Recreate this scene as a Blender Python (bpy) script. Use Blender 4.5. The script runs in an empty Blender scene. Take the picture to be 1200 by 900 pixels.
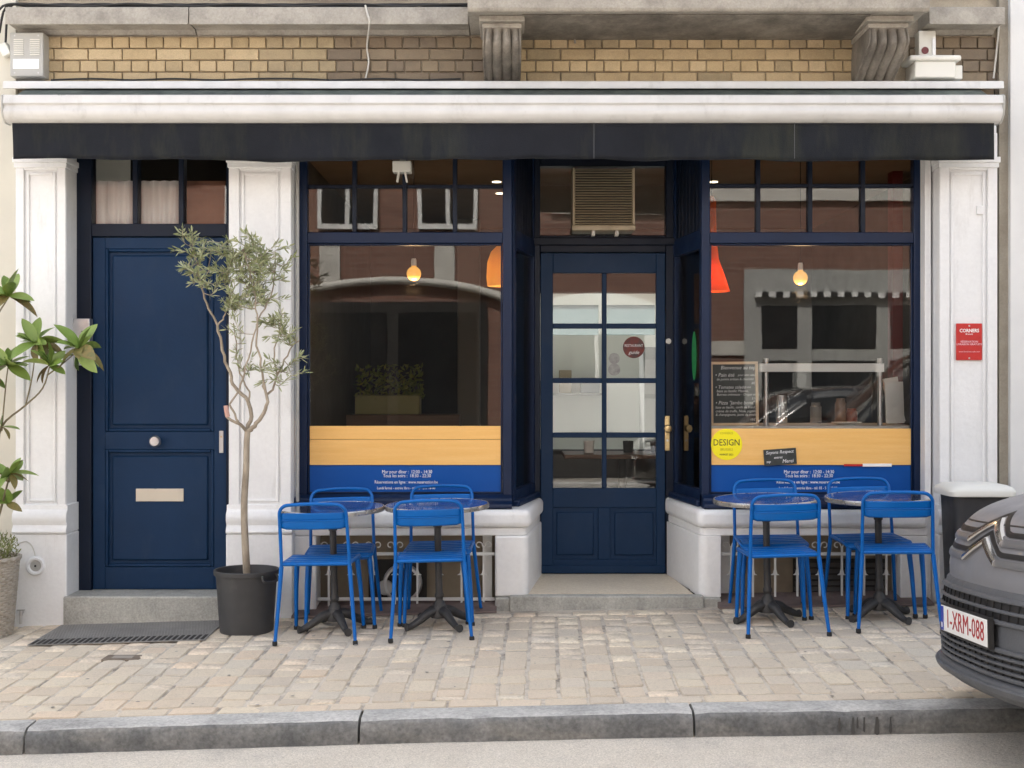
import bpy, bmesh, math, random
from mathutils import Vector, Matrix
R = math.radians
random.seed(7)
rnd = random.Random(11)
scene = bpy.context.scene
col = scene.collection

# ---------------------------------------------------------------- camera
CAMD, CAMH, F = 7.9, 1.40, 1500.0          # metres to the pillar plane, eye height, focal length in photo pixels
cam_d = bpy.data.cameras.new('camera'); cam = bpy.data.objects.new('camera', cam_d); col.objects.link(cam)
cam.location = (0, -CAMD, CAMH); cam.rotation_euler = (R(90), 0, 0)
cam_d.sensor_width = 36; cam_d.lens = 36 * F / 1200; cam_d.clip_end = 2000; cam_d.clip_start = .05
scene.camera = cam
# ---------------------------------------------------------------- sky and sun
SUN_EL, SUN_AZ = 56, -14                     # the sun stands behind the cafe: the street side is in open shade
w = bpy.data.worlds.new('World'); scene.world = w; w.use_nodes = True
nt = w.node_tree; nt.nodes.clear()
o_ = nt.nodes.new('ShaderNodeOutputWorld'); b_ = nt.nodes.new('ShaderNodeBackground'); s_ = nt.nodes.new('ShaderNodeTexSky')
s_.sky_type = 'NISHITA'; s_.sun_disc = False; s_.sun_elevation = R(SUN_EL); s_.sun_rotation = R(SUN_AZ)
s_.air_density = 1.0; s_.dust_density = 5.0; s_.ozone_density = 1.0
b_.inputs[1].default_value = .12
h_ = nt.nodes.new('ShaderNodeHueSaturation'); h_.inputs['Saturation'].default_value = .45      # a milky, thinly clouded sky
nt.links.new(s_.outputs[0], h_.inputs['Color']); nt.links.new(h_.outputs[0], b_.inputs[0]); nt.links.new(b_.outputs[0], o_.inputs[0])
sd = bpy.data.lights.new('sun', 'SUN'); sun = bpy.data.objects.new('sun', sd); col.objects.link(sun)
sd.energy = 4.0; sd.angle = R(1.0); sd.color = (1, .95, .88)
sun.location = (0, 20, 20); sun.rotation_euler = (R(-(90 - SUN_EL)), 0, R(-SUN_AZ))
# ---------------------------------------------------------------- exposure and render
vs = scene.view_settings; vs.view_transform = 'Standard'; vs.look = 'None'; vs.gamma = 1; vs.exposure = 2.2; vs.use_curve_mapping = False
scene.cycles.use_denoising = True
scene.cycles.max_bounces = 10; scene.cycles.diffuse_bounces = 5; scene.cycles.glossy_bounces = 5
scene.cycles.transparent_max_bounces = 24; scene.cycles.caustics_reflective = False; scene.cycles.caustics_refractive = False
scene.cycles.sample_clamp_indirect = 6

def PX(px, y=0.0): return (px - 600) / F * (CAMD + y)
def PZ(py, y=0.0): return CAMH - (py - 450) / F * (CAMD + y)
def sst(a, b, x):
    t = min(1, max(0, (x - a) / (b - a))); return t * t * (3 - 2 * t)
def fx(x):                                                     # the street falls to one side
    return .03 * x if x < -.6 else (-.018 + .0225 * (x + .6) if x < .6 else .009 + .015 * (x - .6))
def gz(x, y): return fx(x) + .02 * y                            # pavement level
KERB_Y0, KERB_Y1, KERB_H = -2.15, -2.32, .105
def rz_(x): return gz(x, KERB_Y1) - KERB_H                      # road level

# ================================================================ materials
MATS = {}
def mat(name, c, rough=.6, metal=0., c2=None, nscale=6., ndet=6., nlo=.35, nhi=.65, stretch=(1, 1, 1), bump=0., bscale=40., spec=.5,
        ramp=None, rand='object', fine=0., coat=0., emit=None, sheen=0., dirt=None, alpha=None, trans=0., sss=0.):
    """Principled material; c and c2 mixed by noise, an optional ramp by the piece's own random number, fine grain, dirt patches and bump."""
    if name in MATS: return MATS[name]
    m = bpy.data.materials.new(name); m.use_nodes = True; MATS[name] = m
    n = m.node_tree.nodes; l = m.node_tree.links; p = n['Principled BSDF']
    p.inputs['Roughness'].default_value = rough; p.inputs['Metallic'].default_value = metal
    p.inputs['Specular IOR Level'].default_value = spec
    if coat: p.inputs['Coat Weight'].default_value = coat; p.inputs['Coat Roughness'].default_value = .05
    if sheen: p.inputs['Sheen Weight'].default_value = sheen
    if trans: p.inputs['Transmission Weight'].default_value = trans
    tc = n.new('ShaderNodeTexCoord'); mp = n.new('ShaderNodeMapping'); mp.inputs['Scale'].default_value = stretch
    l.new(tc.outputs['Object'], mp.inputs[0])
    oi = n.new('ShaderNodeObjectInfo')
    def noise(sc, det=6., rough_=.6, src=None):
        t = n.new('ShaderNodeTexNoise'); t.noise_dimensions = '4D'; t.inputs['Scale'].default_value = sc; t.inputs['Detail'].default_value = det
        t.inputs['Roughness'].default_value = rough_
        l.new((src or mp).outputs[0], t.inputs['Vector'])
        mu = n.new('ShaderNodeMath'); mu.operation = 'MULTIPLY'; mu.inputs[1].default_value = 31; l.new(oi.outputs['Random'], mu.inputs[0]); l.new(mu.outputs[0], t.inputs['W'])
        return t
    if ramp:
        if rand == 'island': g = n.new('ShaderNodeNewGeometry'); fac = g.outputs['Random Per Island']
        else: fac = oi.outputs['Random']
        cr = n.new('ShaderNodeValToRGB'); e = cr.color_ramp.elements
        cr.color_ramp.interpolation = 'LINEAR'
        e[0].position = 0; e[0].color = (*ramp[0], 1); e[1].position = 1; e[1].color = (*ramp[-1], 1)
        for i, cc in enumerate(ramp[1:-1], 1):
            x = e.new(i / (len(ramp) - 1)); x.color = (*cc, 1)
        l.new(fac, cr.inputs[0]); base = cr.outputs[0]
    else:
        rg = n.new('ShaderNodeRGB'); rg.outputs[0].default_value = (*c, 1); base = rg.outputs[0]
    def mixc(a, b, fac, mode='MIX'):
        mx = n.new('ShaderNodeMix'); mx.data_type = 'RGBA'; mx.blend_type = mode
        if isinstance(fac, float): mx.inputs[0].default_value = fac
        else: l.new(fac, mx.inputs[0])
        for s, v in ((mx.inputs[6], a), (mx.inputs[7], b)):
            if isinstance(v, tuple): s.default_value = (*v, 1)
            else: l.new(v, s)
        return mx.outputs[2]
    def rng(t, lo, hi, a=0., b=1.):
        r = n.new('ShaderNodeMapRange'); r.inputs[1].default_value = lo; r.inputs[2].default_value = hi; r.inputs[3].default_value = a; r.inputs[4].default_value = b
        l.new(t.outputs['Fac'], r.inputs[0]); return r.outputs[0]
    if c2: base = mixc(base, c2, rng(noise(nscale, ndet), nlo, nhi))
    if dirt:                                                   # (colour, scale, lo, hi, strength, stretch)
        mp2 = n.new('ShaderNodeMapping'); mp2.inputs['Scale'].default_value = dirt[5] if len(dirt) > 5 else (1, 1, 1)
        l.new(tc.outputs['Object'], mp2.inputs[0])
        base = mixc(base, dirt[0], rng(noise(dirt[1], 7., .7, mp2), dirt[2], dirt[3], 0., dirt[4]))
    if fine:
        v = rng(noise(bscale * 2.5, 3.), .3, .7, 1 - fine, 1 + fine)
        hs = n.new('ShaderNodeHueSaturation'); l.new(base, hs.inputs['Color']); l.new(v, hs.inputs['Value']); base = hs.outputs[0]
    l.new(base, p.inputs['Base Color'])
    rn = rng(noise(nscale * 2.3), .3, .7, max(.02, rough - .08), min(1, rough + .08)); l.new(rn, p.inputs['Roughness'])
    if bump:
        bp = n.new('ShaderNodeBump'); bp.inputs['Strength'].default_value = min(1, bump); bp.inputs['Distance'].default_value = .01
        l.new(noise(bscale, 8.).outputs['Fac'], bp.inputs['Height']); l.new(bp.outputs[0], p.inputs['Normal'])
    if emit: p.inputs['Emission Color'].default_value = (*emit[0], 1); p.inputs['Emission Strength'].default_value = emit[1]
    return m

def glass_mat(name, ior=1.52, tint=(.97, .98, .98), wav=.0, rough=.0):
    m = bpy.data.materials.new(name); m.use_nodes = True; n = m.node_tree.nodes; l = m.node_tree.links; n.clear(); MATS[name] = m
    out = n.new('ShaderNodeOutputMaterial'); mx = n.new('ShaderNodeMixShader'); tr = n.new('ShaderNodeBsdfTransparent'); gl = n.new('ShaderNodeBsdfGlossy')
    tr.inputs[0].default_value = (*tint, 1); gl.inputs['Roughness'].default_value = rough
    fr = n.new('ShaderNodeFresnel'); fr.inputs[0].default_value = ior
    if wav:
        tc = n.new('ShaderNodeTexCoord'); t = n.new('ShaderNodeTexNoise'); t.inputs['Scale'].default_value = 2.2; t.inputs['Detail'].default_value = 1.5
        bp = n.new('ShaderNodeBump'); bp.inputs['Strength'].default_value = wav; bp.inputs['Distance'].default_value = .02
        l.new(tc.outputs['Object'], t.inputs['Vector']); l.new(t.outputs['Fac'], bp.inputs['Height']); l.new(bp.outputs[0], gl.inputs['Normal'])
    l.new(fr.outputs[0], mx.inputs[0]); l.new(tr.outputs[0], mx.inputs[1]); l.new(gl.outputs[0], mx.inputs[2]); l.new(mx.outputs[0], out.inputs[0])
    return m

NAVY = mat('navy_paint', (.0042, .0275, .078), .48, spec=.22, c2=(.0033, .0235, .067), nscale=3, bump=.12, bscale=40, dirt=((.022, .044, .085), 12, .52, .8, .5, (1, 1, .4)))
NAVYD = mat('dark_navy_paint', (.004, .010, .026), .45, spec=.25, c2=(.003, .008, .02), nscale=3, bump=.05, bscale=60)
NAVYW = mat('window_frame_paint', (.0035, .0125, .042), .4, spec=.28, c2=(.0045, .016, .052), nscale=3, bump=.04, bscale=60)
WHITE = mat('white_masonry_paint', (.80, .81, .815), .6, c2=(.74, .75, .757), nscale=2.2, bump=.3, bscale=18, dirt=((.40, .39, .37), 6, .58, .82, .5, (1.6, 1, .3)), fine=.03)
WHITEP = mat('white_plinth_paint', (.86, .86, .85), .5, c2=(.80, .80, .79), nscale=3, bump=.3, bscale=16, dirt=((.45, .43, .40), 7, .62, .85, .5, (1, 1, .5)), fine=.03)
CREAM = mat('cream_render', (.62, .60, .52), .8, c2=(.57, .55, .48), nscale=2, bump=.2, bscale=30)
PALE = mat('pale_render', (.70, .71, .71), .7, c2=(.65, .66, .66), nscale=2, bump=.15, bscale=30)
BEIGE = mat('beige_render', (.36, .33, .27), .9, c2=(.28, .25, .20), nscale=7, bump=.5, bscale=30, fine=.08)
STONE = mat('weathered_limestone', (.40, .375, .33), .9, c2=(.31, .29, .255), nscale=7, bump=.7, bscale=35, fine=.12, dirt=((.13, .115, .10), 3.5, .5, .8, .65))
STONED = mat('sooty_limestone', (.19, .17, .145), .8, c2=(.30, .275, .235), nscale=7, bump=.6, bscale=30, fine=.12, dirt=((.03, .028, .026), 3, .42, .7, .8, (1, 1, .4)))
BLUESTONE = mat('blue_stone', (.36, .36, .33), .8, c2=(.46, .455, .415), nscale=4, bump=.7, bscale=35, fine=.2, dirt=((.16, .16, .145), 6, .48, .75, .6, (1, 1, .6)))
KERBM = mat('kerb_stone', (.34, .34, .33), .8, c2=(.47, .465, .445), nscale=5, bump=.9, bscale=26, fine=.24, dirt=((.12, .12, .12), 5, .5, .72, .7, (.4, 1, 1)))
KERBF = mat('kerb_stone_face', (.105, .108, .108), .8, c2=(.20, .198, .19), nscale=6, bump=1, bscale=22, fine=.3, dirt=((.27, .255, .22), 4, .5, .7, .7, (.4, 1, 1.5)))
MORTAR = mat('mortar', (.52, .46, .36), .95, c2=(.24, .20, .155), nscale=1.1, bump=.6, bscale=60, fine=.1)
BRICK = mat('yellow_brick', (.5, .34, .15), .75, ramp=[(.40, .31, .18), (.50, .39, .235), (.45, .345, .20), (.54, .43, .27)], c2=None, bump=.4, bscale=60, fine=.14, dirt=((.22, .17, .11), 8, .5, .78, .5))
BRICKM = mat('tan_brick', (.3, .2, .1), .75, ramp=[(.32, .255, .155), (.38, .30, .185), (.35, .28, .17), (.41, .325, .20)], bump=.4, bscale=60, fine=.14, dirt=((.12, .10, .07), 8, .48, .75, .5))
BRICKB = mat('brown_brick', (.2, .15, .1), .75, ramp=[(.19, .145, .10), (.23, .18, .12), (.17, .135, .10), (.26, .205, .135)], bump=.35, bscale=60, fine=.1, dirt=((.07, .06, .05), 9, .5, .8, .6))
PAVR = [(.63, .55, .44), (.68, .59, .46), (.58, .505, .41), (.71, .62, .48), (.60, .545, .455), (.69, .565, .43), (.64, .57, .47), (.61, .515, .40), (.67, .585, .465)]
PAVER = mat('sandstone_paver', (.4, .3, .2), .85, ramp=PAVR, bump=.8, bscale=26, fine=.2, dirt=((.28, .25, .21), 11, .5, .78, .55))
PAVERS = mat('sandstone_paver_island', (.4, .3, .2), .85, ramp=PAVR, rand='island', bump=.8, bscale=26, fine=.2, dirt=((.28, .25, .21), 11, .5, .78, .55))
SAND = mat('joint_sand', (.58, .52, .44), .95, c2=(.22, .195, .165), nscale=9, nlo=.46, nhi=.68, bump=.6, bscale=90, fine=.15)
ROAD = mat('worn_asphalt', (.52, .475, .41), .9, c2=(.59, .545, .475), nscale=3, bump=1, bscale=70, fine=.34, dirt=((.30, .28, .255), 3, .5, .72, .6))
GROUND = mat('ground_far', (.12, .115, .11), .9, c2=(.16, .15, .14), nscale=.5, fine=.1)
BLUE = mat('blue_chair_enamel', (.0008, .120, .44), .35, c2=(.0008, .108, .40), nscale=8, spec=.25, dirt=((.06, .20, .46), 45, .60, .74, .35))
BLUEF = mat('blue_window_film', (.0006, .075, .34), .45, spec=.25, c2=(.0006, .07, .32), nscale=2)
WOOD = mat('birch_ply', (.84, .475, .135), .5, c2=(.88, .53, .18), nscale=5, stretch=(.5, 4, 9), fine=.05)
WOODD = mat('dark_walnut', (.10, .05, .025), .45, c2=(.15, .08, .04), nscale=4, stretch=(.5, 4, 9))
IRON = mat('black_cast_iron', (.026, .026, .027), .5, c2=(.042, .041, .041), nscale=12, bump=.3, bscale=70, dirt=((.10, .10, .10), 14, .58, .8, .4))
IRONW = mat('white_iron', (.74, .74, .71), .5, dirt=((.35, .30, .25), 14, .6, .8, .5))
STEEL = mat('brushed_steel', (.60, .60, .60), .36, .8, c2=(.52, .52, .53), nscale=20)
TABLE = mat('polished_table_top', (.52, .58, .74), .10, .95, c2=(.44, .50, .66), nscale=5)
RIM = mat('table_rim', (.55, .54, .52), .3, .8, c2=(.30, .29, .28), nscale=14)
BRASS = mat('satin_brass', (.62, .47, .24), .35, .8)
WHITEM = mat('white_lacquered_metal', (.66, .66, .65), .35, c2=(.58, .58, .57), nscale=6, dirt=((.30, .29, .27), 9, .55, .8, .6, (1, 1, .5)))
AWN = mat('charcoal_awning_cloth', (.0125, .0145, .019), .9, spec=.2, c2=(.017, .019, .025), nscale=3, bump=.3, bscale=140, dirt=((.062, .066, .040), 2.2, .50, .72, .5, (1.6, 1, .35)), fine=.05)
AWNG = mat('mossy_awning_cloth', (.055, .07, .06), .9, c2=(.12, .14, .12), nscale=9, bump=.4, bscale=80, dirt=((.02, .025, .03), 3, .45, .7, .8))
STITCH = mat('seam_thread', (.12, .125, .135), .8)
PLASTW = mat('off_white_plastic', (.72, .72, .67), .45, dirt=((.40, .38, .32), 8, .6, .85, .5))
PLASTB = mat('beige_plastic', (.56, .48, .34), .5, dirt=((.20, .16, .10), 8, .5, .8, .5))
PLASTG = mat('grey_plastic', (.42, .42, .40), .5, dirt=((.25, .24, .22), 8, .55, .8, .5))
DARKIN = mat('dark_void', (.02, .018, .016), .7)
POT = mat('black_plastic_pot', (.035, .036, .038), .55, c2=(.05, .05, .052), nscale=6, dirt=((.13, .125, .12), 7, .6, .8, .4))
SOIL = mat('soil', (.045, .032, .022), .95, bump=.8, bscale=60)
BARK = mat('olive_bark', (.42, .36, .28), .85, c2=(.24, .20, .15), nscale=22, stretch=(1, 1, .35), bump=.7, bscale=60)
OLIVE = mat('olive_leaf', (.17, .20, .10), .5, ramp=[(.15, .18, .075), (.29, .32, .15), (.40, .43, .25), (.20, .24, .10), (.50, .52, .36)], rand='island')
MAG = mat('magnolia_leaf', (.09, .17, .05), .4, spec=.35, ramp=[(.11, .19, .035), (.17, .27, .055), (.25, .34, .09), (.13, .22, .04)], c2=(.20, .28, .07), nscale=14, nlo=.4, nhi=.75)
MAGB = mat('magnolia_leaf_rusty', (.16, .10, .035), .55, ramp=[(.26, .16, .05), (.19, .15, .045), (.30, .17, .06)], c2=(.11, .13, .04), nscale=14)
BUSH = mat('bush_leaf', (.15, .2, .05), .6, ramp=[(.11, .15, .035), (.19, .22, .06), (.15, .17, .045), (.24, .24, .09)], rand='island')
WICKER = mat('wicker', (.50, .46, .40), .75, c2=(.36, .32, .26), nscale=20, dirt=((.22, .19, .15), 12, .5, .8, .5))
MATM = mat('steel_doormat', (.20, .195, .185), .6, .2, c2=(.28, .27, .255), nscale=4, bump=.6, bscale=90, fine=.15)
SLAB = mat('reddish_slab', (.13, .09, .08), .7, c2=(.19, .145, .13), nscale=6, bump=.3, bscale=40, dirt=((.06, .05, .05), 5, .5, .75, .5))
TREAD = mat('entrance_tiles', (.78, .69, .55), .75, c2=(.66, .57, .44), nscale=60, bump=.4, bscale=120, fine=.15)
CELLAR = mat('cellar_board', (.30, .25, .18), .8, c2=(.22, .18, .13), nscale=5)
REDP = mat('red_plaque', (.52, .02, .018), .45, c2=(.47, .02, .018), nscale=9)
PRINTW = mat('white_print', (.88, .88, .88), .6)
PRINTK = mat('black_print', (.02, .02, .02), .6)
PRINTP = mat('pink_print', (.75, .45, .50), .6)
PRINTR = mat('red_print', (.35, .015, .02), .6)
YEL = mat('yellow_sticker', (.92, .80, .006), .55)
STICKR = mat('dark_red_sticker', (.20, .03, .022), .55, c2=(.05, .03, .03), nscale=30)
STICKG = mat('green_sticker', (.01, .20, .06), .5)
SLATE = mat('chalkboard_slate', (.028, .032, .030), .75, c2=(.06, .065, .062), nscale=9)
GLASS = glass_mat('window_glass', 1.56, (.985, .99, .988), .016, .012)
GLASSD = glass_mat('door_glass', 1.56, (.985, .99, .99), .015, .01)
GLASSC = glass_mat('clear_glass', 1.45)
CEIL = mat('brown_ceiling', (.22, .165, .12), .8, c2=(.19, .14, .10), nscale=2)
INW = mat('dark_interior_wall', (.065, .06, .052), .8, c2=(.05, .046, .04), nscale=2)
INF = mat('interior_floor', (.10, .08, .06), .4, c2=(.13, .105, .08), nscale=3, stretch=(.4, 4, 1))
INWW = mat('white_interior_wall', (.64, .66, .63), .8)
CARM = mat('grey_car_paint', (.19, .192, .206), .45, .15, c2=(.20, .202, .216), nscale=3, coat=.12, dirt=((.24, .235, .225), 3, .62, .9, .25))
CARP = mat('grey_bumper_plastic', (.075, .08, .088), .5, c2=(.088, .092, .10), nscale=9, bump=.15, bscale=120, dirt=((.16, .155, .15), 6, .6, .85, .4))
CARK = mat('black_car_plastic', (.012, .012, .013), .5)
CARB = mat('black_car_paint', (.008, .008, .009), .2, .2, coat=.8)
CARG = mat('car_glass', (.012, .014, .016), .05, spec=.8)
CHROME = mat('satin_chrome', (.66, .66, .66), .22, 1.)
RUBBER = mat('rubber', (.018, .018, .018), .85)
CABLE = mat('black_cable', (.018, .018, .018), .6)
CABLEW = mat('pale_cable', (.55, .54, .50), .6)

# ================================================================ mesh helpers
class MB:
    def __init__(s): s.v = []; s.f = []
    def add(s, vs, fs):
        k = len(s.v); s.v += [tuple(q) for q in vs]; s.f += [tuple(i + k for i in f) for f in fs]; return s
    def box(s, x0, x1, y0, y1, z0, z1):
        return s.add([(x0, y0, z0), (x1, y0, z0), (x1, y1, z0), (x0, y1, z0), (x0, y0, z1), (x1, y0, z1), (x1, y1, z1), (x0, y1, z1)],
                     [(0, 3, 2, 1), (4, 5, 6, 7), (0, 1, 5, 4), (1, 2, 6, 5), (2, 3, 7, 6), (3, 0, 4, 7)])
    def prism(s, pts, a0, a1, axis='z'):
        """pts: closed 2d outline; axis z: (x,y), x: (y,z), y: (x,z)."""
        n = len(pts)
        def P(p, a): return (p[0], p[1], a) if axis == 'z' else (a, p[0], p[1]) if axis == 'x' else (p[0], a, p[1])
        return s.add([P(p, a0) for p in pts] + [P(p, a1) for p in pts],
                     [tuple(range(n))[::-1], tuple(range(n, 2 * n))] + [(i, (i + 1) % n, n + (i + 1) % n, n + i) for i in range(n)])
    def tube(s, path, r, n=8, closed=False, flat=1.0):
        path = [Vector(p) for p in path]; m = len(path); rs = r if isinstance(r, (list, tuple)) else [r] * m
        rings = []; up = None
        for i, p in enumerate(path):
            a = path[(i - 1) % m] if (closed or i > 0) else p; b = path[(i + 1) % m] if (closed or i < m - 1) else p
            t = (b - a); t = t.normalized() if t.length > 1e-9 else Vector((0, 0, 1))
            if up is None:
                up = Vector((0, 0, 1)) if abs(t.z) < .9 else Vector((0, 1, 0))
            u = (up - t * up.dot(t)); u = u.normalized() if u.length > 1e-6 else t.orthogonal().normalized(); up = u
            v = t.cross(u)
            rings.append([p + (u * math.cos(2 * math.pi * k / n) * flat + v * math.sin(2 * math.pi * k / n)) * rs[i] for k in range(n)])
        vs = [q for rg in rings for q in rg]; fs = []
        for i in range(m if closed else m - 1):
            j = (i + 1) % m
            for k in range(n):
                fs.append((i * n + k, i * n + (k + 1) % n, j * n + (k + 1) % n, j * n + k))
        if not closed: fs.append(tuple(range(n))[::-1]); fs.append(tuple((m - 1) * n + k for k in range(n)))
        return s.add(vs, fs)
    def lathe(s, prof, c=(0, 0, 0), n=32, axis='z', cap=True):
        vs = []; fs = []; m = len(prof)
        for r, h in prof:
            for k in range(n):
                a = 2 * math.pi * k / n; u, v = r * math.cos(a), r * math.sin(a)
                vs.append((c[0] + u, c[1] + v, c[2] + h) if axis == 'z' else (c[0] + u, c[1] + h, c[2] + v) if axis == 'y' else (c[0] + h, c[1] + u, c[2] + v))
        for i in range(m - 1):
            for k in range(n): fs.append((i * n + k, i * n + (k + 1) % n, (i + 1) * n + (k + 1) % n, (i + 1) * n + k))
        if cap: fs.append(tuple(range(n))[::-1]); fs.append(tuple((m - 1) * n + k for k in range(n)))
        return s.add(vs, fs)
    def mesh(s, name, m, smooth=None):
        me = bpy.data.meshes.new(name); me.from_pydata(s.v, [], s.f)
        bm = bmesh.new(); bm.from_mesh(me); bmesh.ops.recalc_face_normals(bm, faces=bm.faces); bm.to_mesh(me); bm.free()
        me.materials.append(m)
        if smooth is not None:
            for p in me.polygons: p.use_smooth = True
            me.set_sharp_from_angle(angle=R(smooth))
        return me
    def build(s, name, m, parent=None, bevel=0., seg=2, smooth=None, sub=0, **tags):
        ob = bpy.data.objects.new(name, s.mesh(name, m, smooth)); col.objects.link(ob)
        if parent is not None: ob.parent = parent
        if bevel:
            md = ob.modifiers.new('bevel', 'BEVEL'); md.width = bevel; md.segments = seg; md.limit_method = 'ANGLE'; md.angle_limit = R(40)
            if smooth is None:
                for p in ob.data.polygons: p.use_smooth = True
                ob.data.set_sharp_from_angle(angle=R(80)); md.harden_normals = False
        if sub:
            md = ob.modifiers.new('sub', 'SUBSURF'); md.levels = md.render_levels = sub
        for k, v in tags.items(): ob[k] = v
        return ob
def empty(name, loc, label, cat, group=None, rz=0.):
    o = bpy.data.objects.new(name, None); col.objects.link(o); o.location = loc; o.rotation_euler = (0, 0, rz); o.empty_display_size = .1
    o['label'] = label; o['category'] = cat
    if group: o['group'] = group
    return o
def struct(o): o['kind'] = 'structure'; return o
def copy_tree(o, parent=None):
    c = o.copy(); col.objects.link(c); c.parent = parent
    for ch in list(o.children): copy_tree(ch, c)
    return c
def box(name, m, parent, x0, x1, y0, y1, z0, z1, bevel=0., **t): return MB().box(x0, x1, y0, y1, z0, z1).build(name, m, parent, bevel, **t)
def round_poly(pts, rad, n=6):
    """Round the corners of a closed 2d outline; rad: radius per corner."""
    out = []; m = len(pts)
    for i, p in enumerate(pts):
        r = rad[i]
        if r <= 0: out.append(p); continue
        a = Vector(pts[i - 1]) - Vector(p); b = Vector(pts[(i + 1) % m]) - Vector(p)
        p0 = Vector(p) + a.normalized() * r; p1 = Vector(p) + b.normalized() * r
        for k in range(n + 1):
            t = k / n; q = p0 * (1 - t) ** 2 + Vector(p) * 2 * t * (1 - t) + p1 * t * t; out.append((q.x, q.y))
    return out
def smooth_path(pts, n=5):
    P = [Vector(p) for p in pts]; out = []
    for i in range(len(P) - 1):
        a = P[max(0, i - 1)]; b = P[i]; c = P[i + 1]; d = P[min(len(P) - 1, i + 2)]
        for k in range(n):
            t = k / n
            out.append(.5 * ((2 * b) + (c - a) * t + (2 * a - 5 * b + 4 * c - d) * t * t + (3 * b - a - 3 * c + d) * t ** 3))
    out.append(P[-1]); return out
def text(name, s, size, m, parent, loc, rot=(0, 0, 0), align='CENTER', shear=0., bold=0., sx=1., face='-y', **tags):
    cu = bpy.data.curves.new('t', 'FONT'); cu.body = s; cu.size = size; cu.align_x = align; cu.align_y = 'CENTER'; cu.shear = shear; cu.resolution_u = 2; cu.offset = bold; cu.extrude = .0004
    cu.space_line = .95
    ob = bpy.data.objects.new('t', cu); col.objects.link(ob); dg = bpy.context.evaluated_depsgraph_get()
    me = bpy.data.meshes.new_from_object(ob.evaluated_get(dg)); col.objects.unlink(ob); bpy.data.objects.remove(ob)
    if face == '-y': me.transform(Matrix(((sx, 0, 0, 0), (0, 0, -1, 0), (0, 1, 0, 0), (0, 0, 0, 1))))
    elif face == '-x': me.transform(Matrix(((0, 0, -1, 0), (-sx, 0, 0, 0), (0, 1, 0, 0), (0, 0, 0, 1))))
    me.materials.clear(); me.materials.append(m); me.name = name
    o = bpy.data.objects.new(name, me); col.objects.link(o); o.parent = parent; o.location = loc; o.rotation_euler = rot
    for k, v in tags.items(): o[k] = v
    return o

# ================================================================ ground, road, kerb, pavement
g = MB().add([(-400, -400, -.9), (400, -400, -.9), (400, 400, -.9), (-400, 400, -.9)], [(0, 1, 2, 3)]).build('ground', GROUND); struct(g)
xs = [-16 + i * .5 for i in range(65)]
def sheet(name, m, ys, zf, parent=None):
    vs = [(x, y, zf(x, y)) for y in ys for x in xs]; nx = len(xs)
    fs = [(j * nx + i, j * nx + i + 1, (j + 1) * nx + i + 1, (j + 1) * nx + i) for j in range(len(ys) - 1) for i in range(nx - 1)]
    return struct(MB().add(vs, fs).build(name, m, parent, smooth=60))
sheet('road', ROAD, [-8.7, -7, -5, -3.5, -2.6, -2.25], lambda x, y: rz_(x) + .02 * sst(0, 1, 1 - abs((y + 5.5) / 3.2)))
pavement = sheet('pavement', SAND, [-2.16, -1.4, -.7, 0, .25], lambda x, y: gz(x, y) - .0045)
sheet('far_pavement', mat('far_pavement_slabs', (.30, .27, .23), .9, c2=(.24, .22, .19), nscale=3, fine=.1), [-11, -10, -8.7], lambda x, y: rz_(x) + .11)
box('far_kerb', KERBM, None, -16, 16, -8.72, -8.55, -.8, -.02, .02)['kind'] = 'structure'

# kerb stones
kerb = struct(MB().add([(-16, KERB_Y0 - .02, fx(-16) - .3), (16, KERB_Y0 - .02, fx(16) - .3), (16, KERB_Y1 + .03, fx(16) - .3), (-16, KERB_Y1 + .03, fx(-16) - .3)], [(0, 1, 2, 3)]).build('kerb', KERBM))
kj = [-5.05, -3.59, -2.13, PX(421, -2.3), PX(813, -2.3), 2.25, 3.7, 5.2]
def kerb_stone(x0, x1):
    m = MB(); n = 22; prof = []
    for k in range(n + 1):
        x = x0 + .006 + (x1 - x0 - .012) * k / n; z = fx(x) + .02 * KERB_Y0; e = rnd.uniform(-.004, .004); chip = .012 if rnd.random() < .08 else 0
        if k in (0, n): chip += .012
        pr = [(KERB_Y0 - .004, z - .25), (KERB_Y0 - .004, z + .001), (KERB_Y1 + .045, z - .004), (KERB_Y1 + .016 + chip, z - .008 - chip * .6 + e * .4), (KERB_Y1 + .003 + e * .5, z - .024 - chip), (KERB_Y1 - .002 + e, z - .07), (KERB_Y1 + e * .3, z - .25)]
        prof.append([(x, a, b) for a, b in pr])
    q = len(prof[0]); vs = [p for r in prof for p in r]
    fs = [(i * q + j, i * q + (j + 1) % q, (i + 1) * q + (j + 1) % q, (i + 1) * q + j) for i in range(n) for j in range(q)]
    fs += [tuple(range(q)), tuple(n * q + j for j in range(q))[::-1]]
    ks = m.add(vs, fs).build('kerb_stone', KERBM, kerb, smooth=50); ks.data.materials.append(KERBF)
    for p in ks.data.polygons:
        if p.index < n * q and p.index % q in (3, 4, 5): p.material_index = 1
    return ks
for a, b in zip(kj[:-1], kj[1:]): kerb_stone(a, b)

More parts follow.
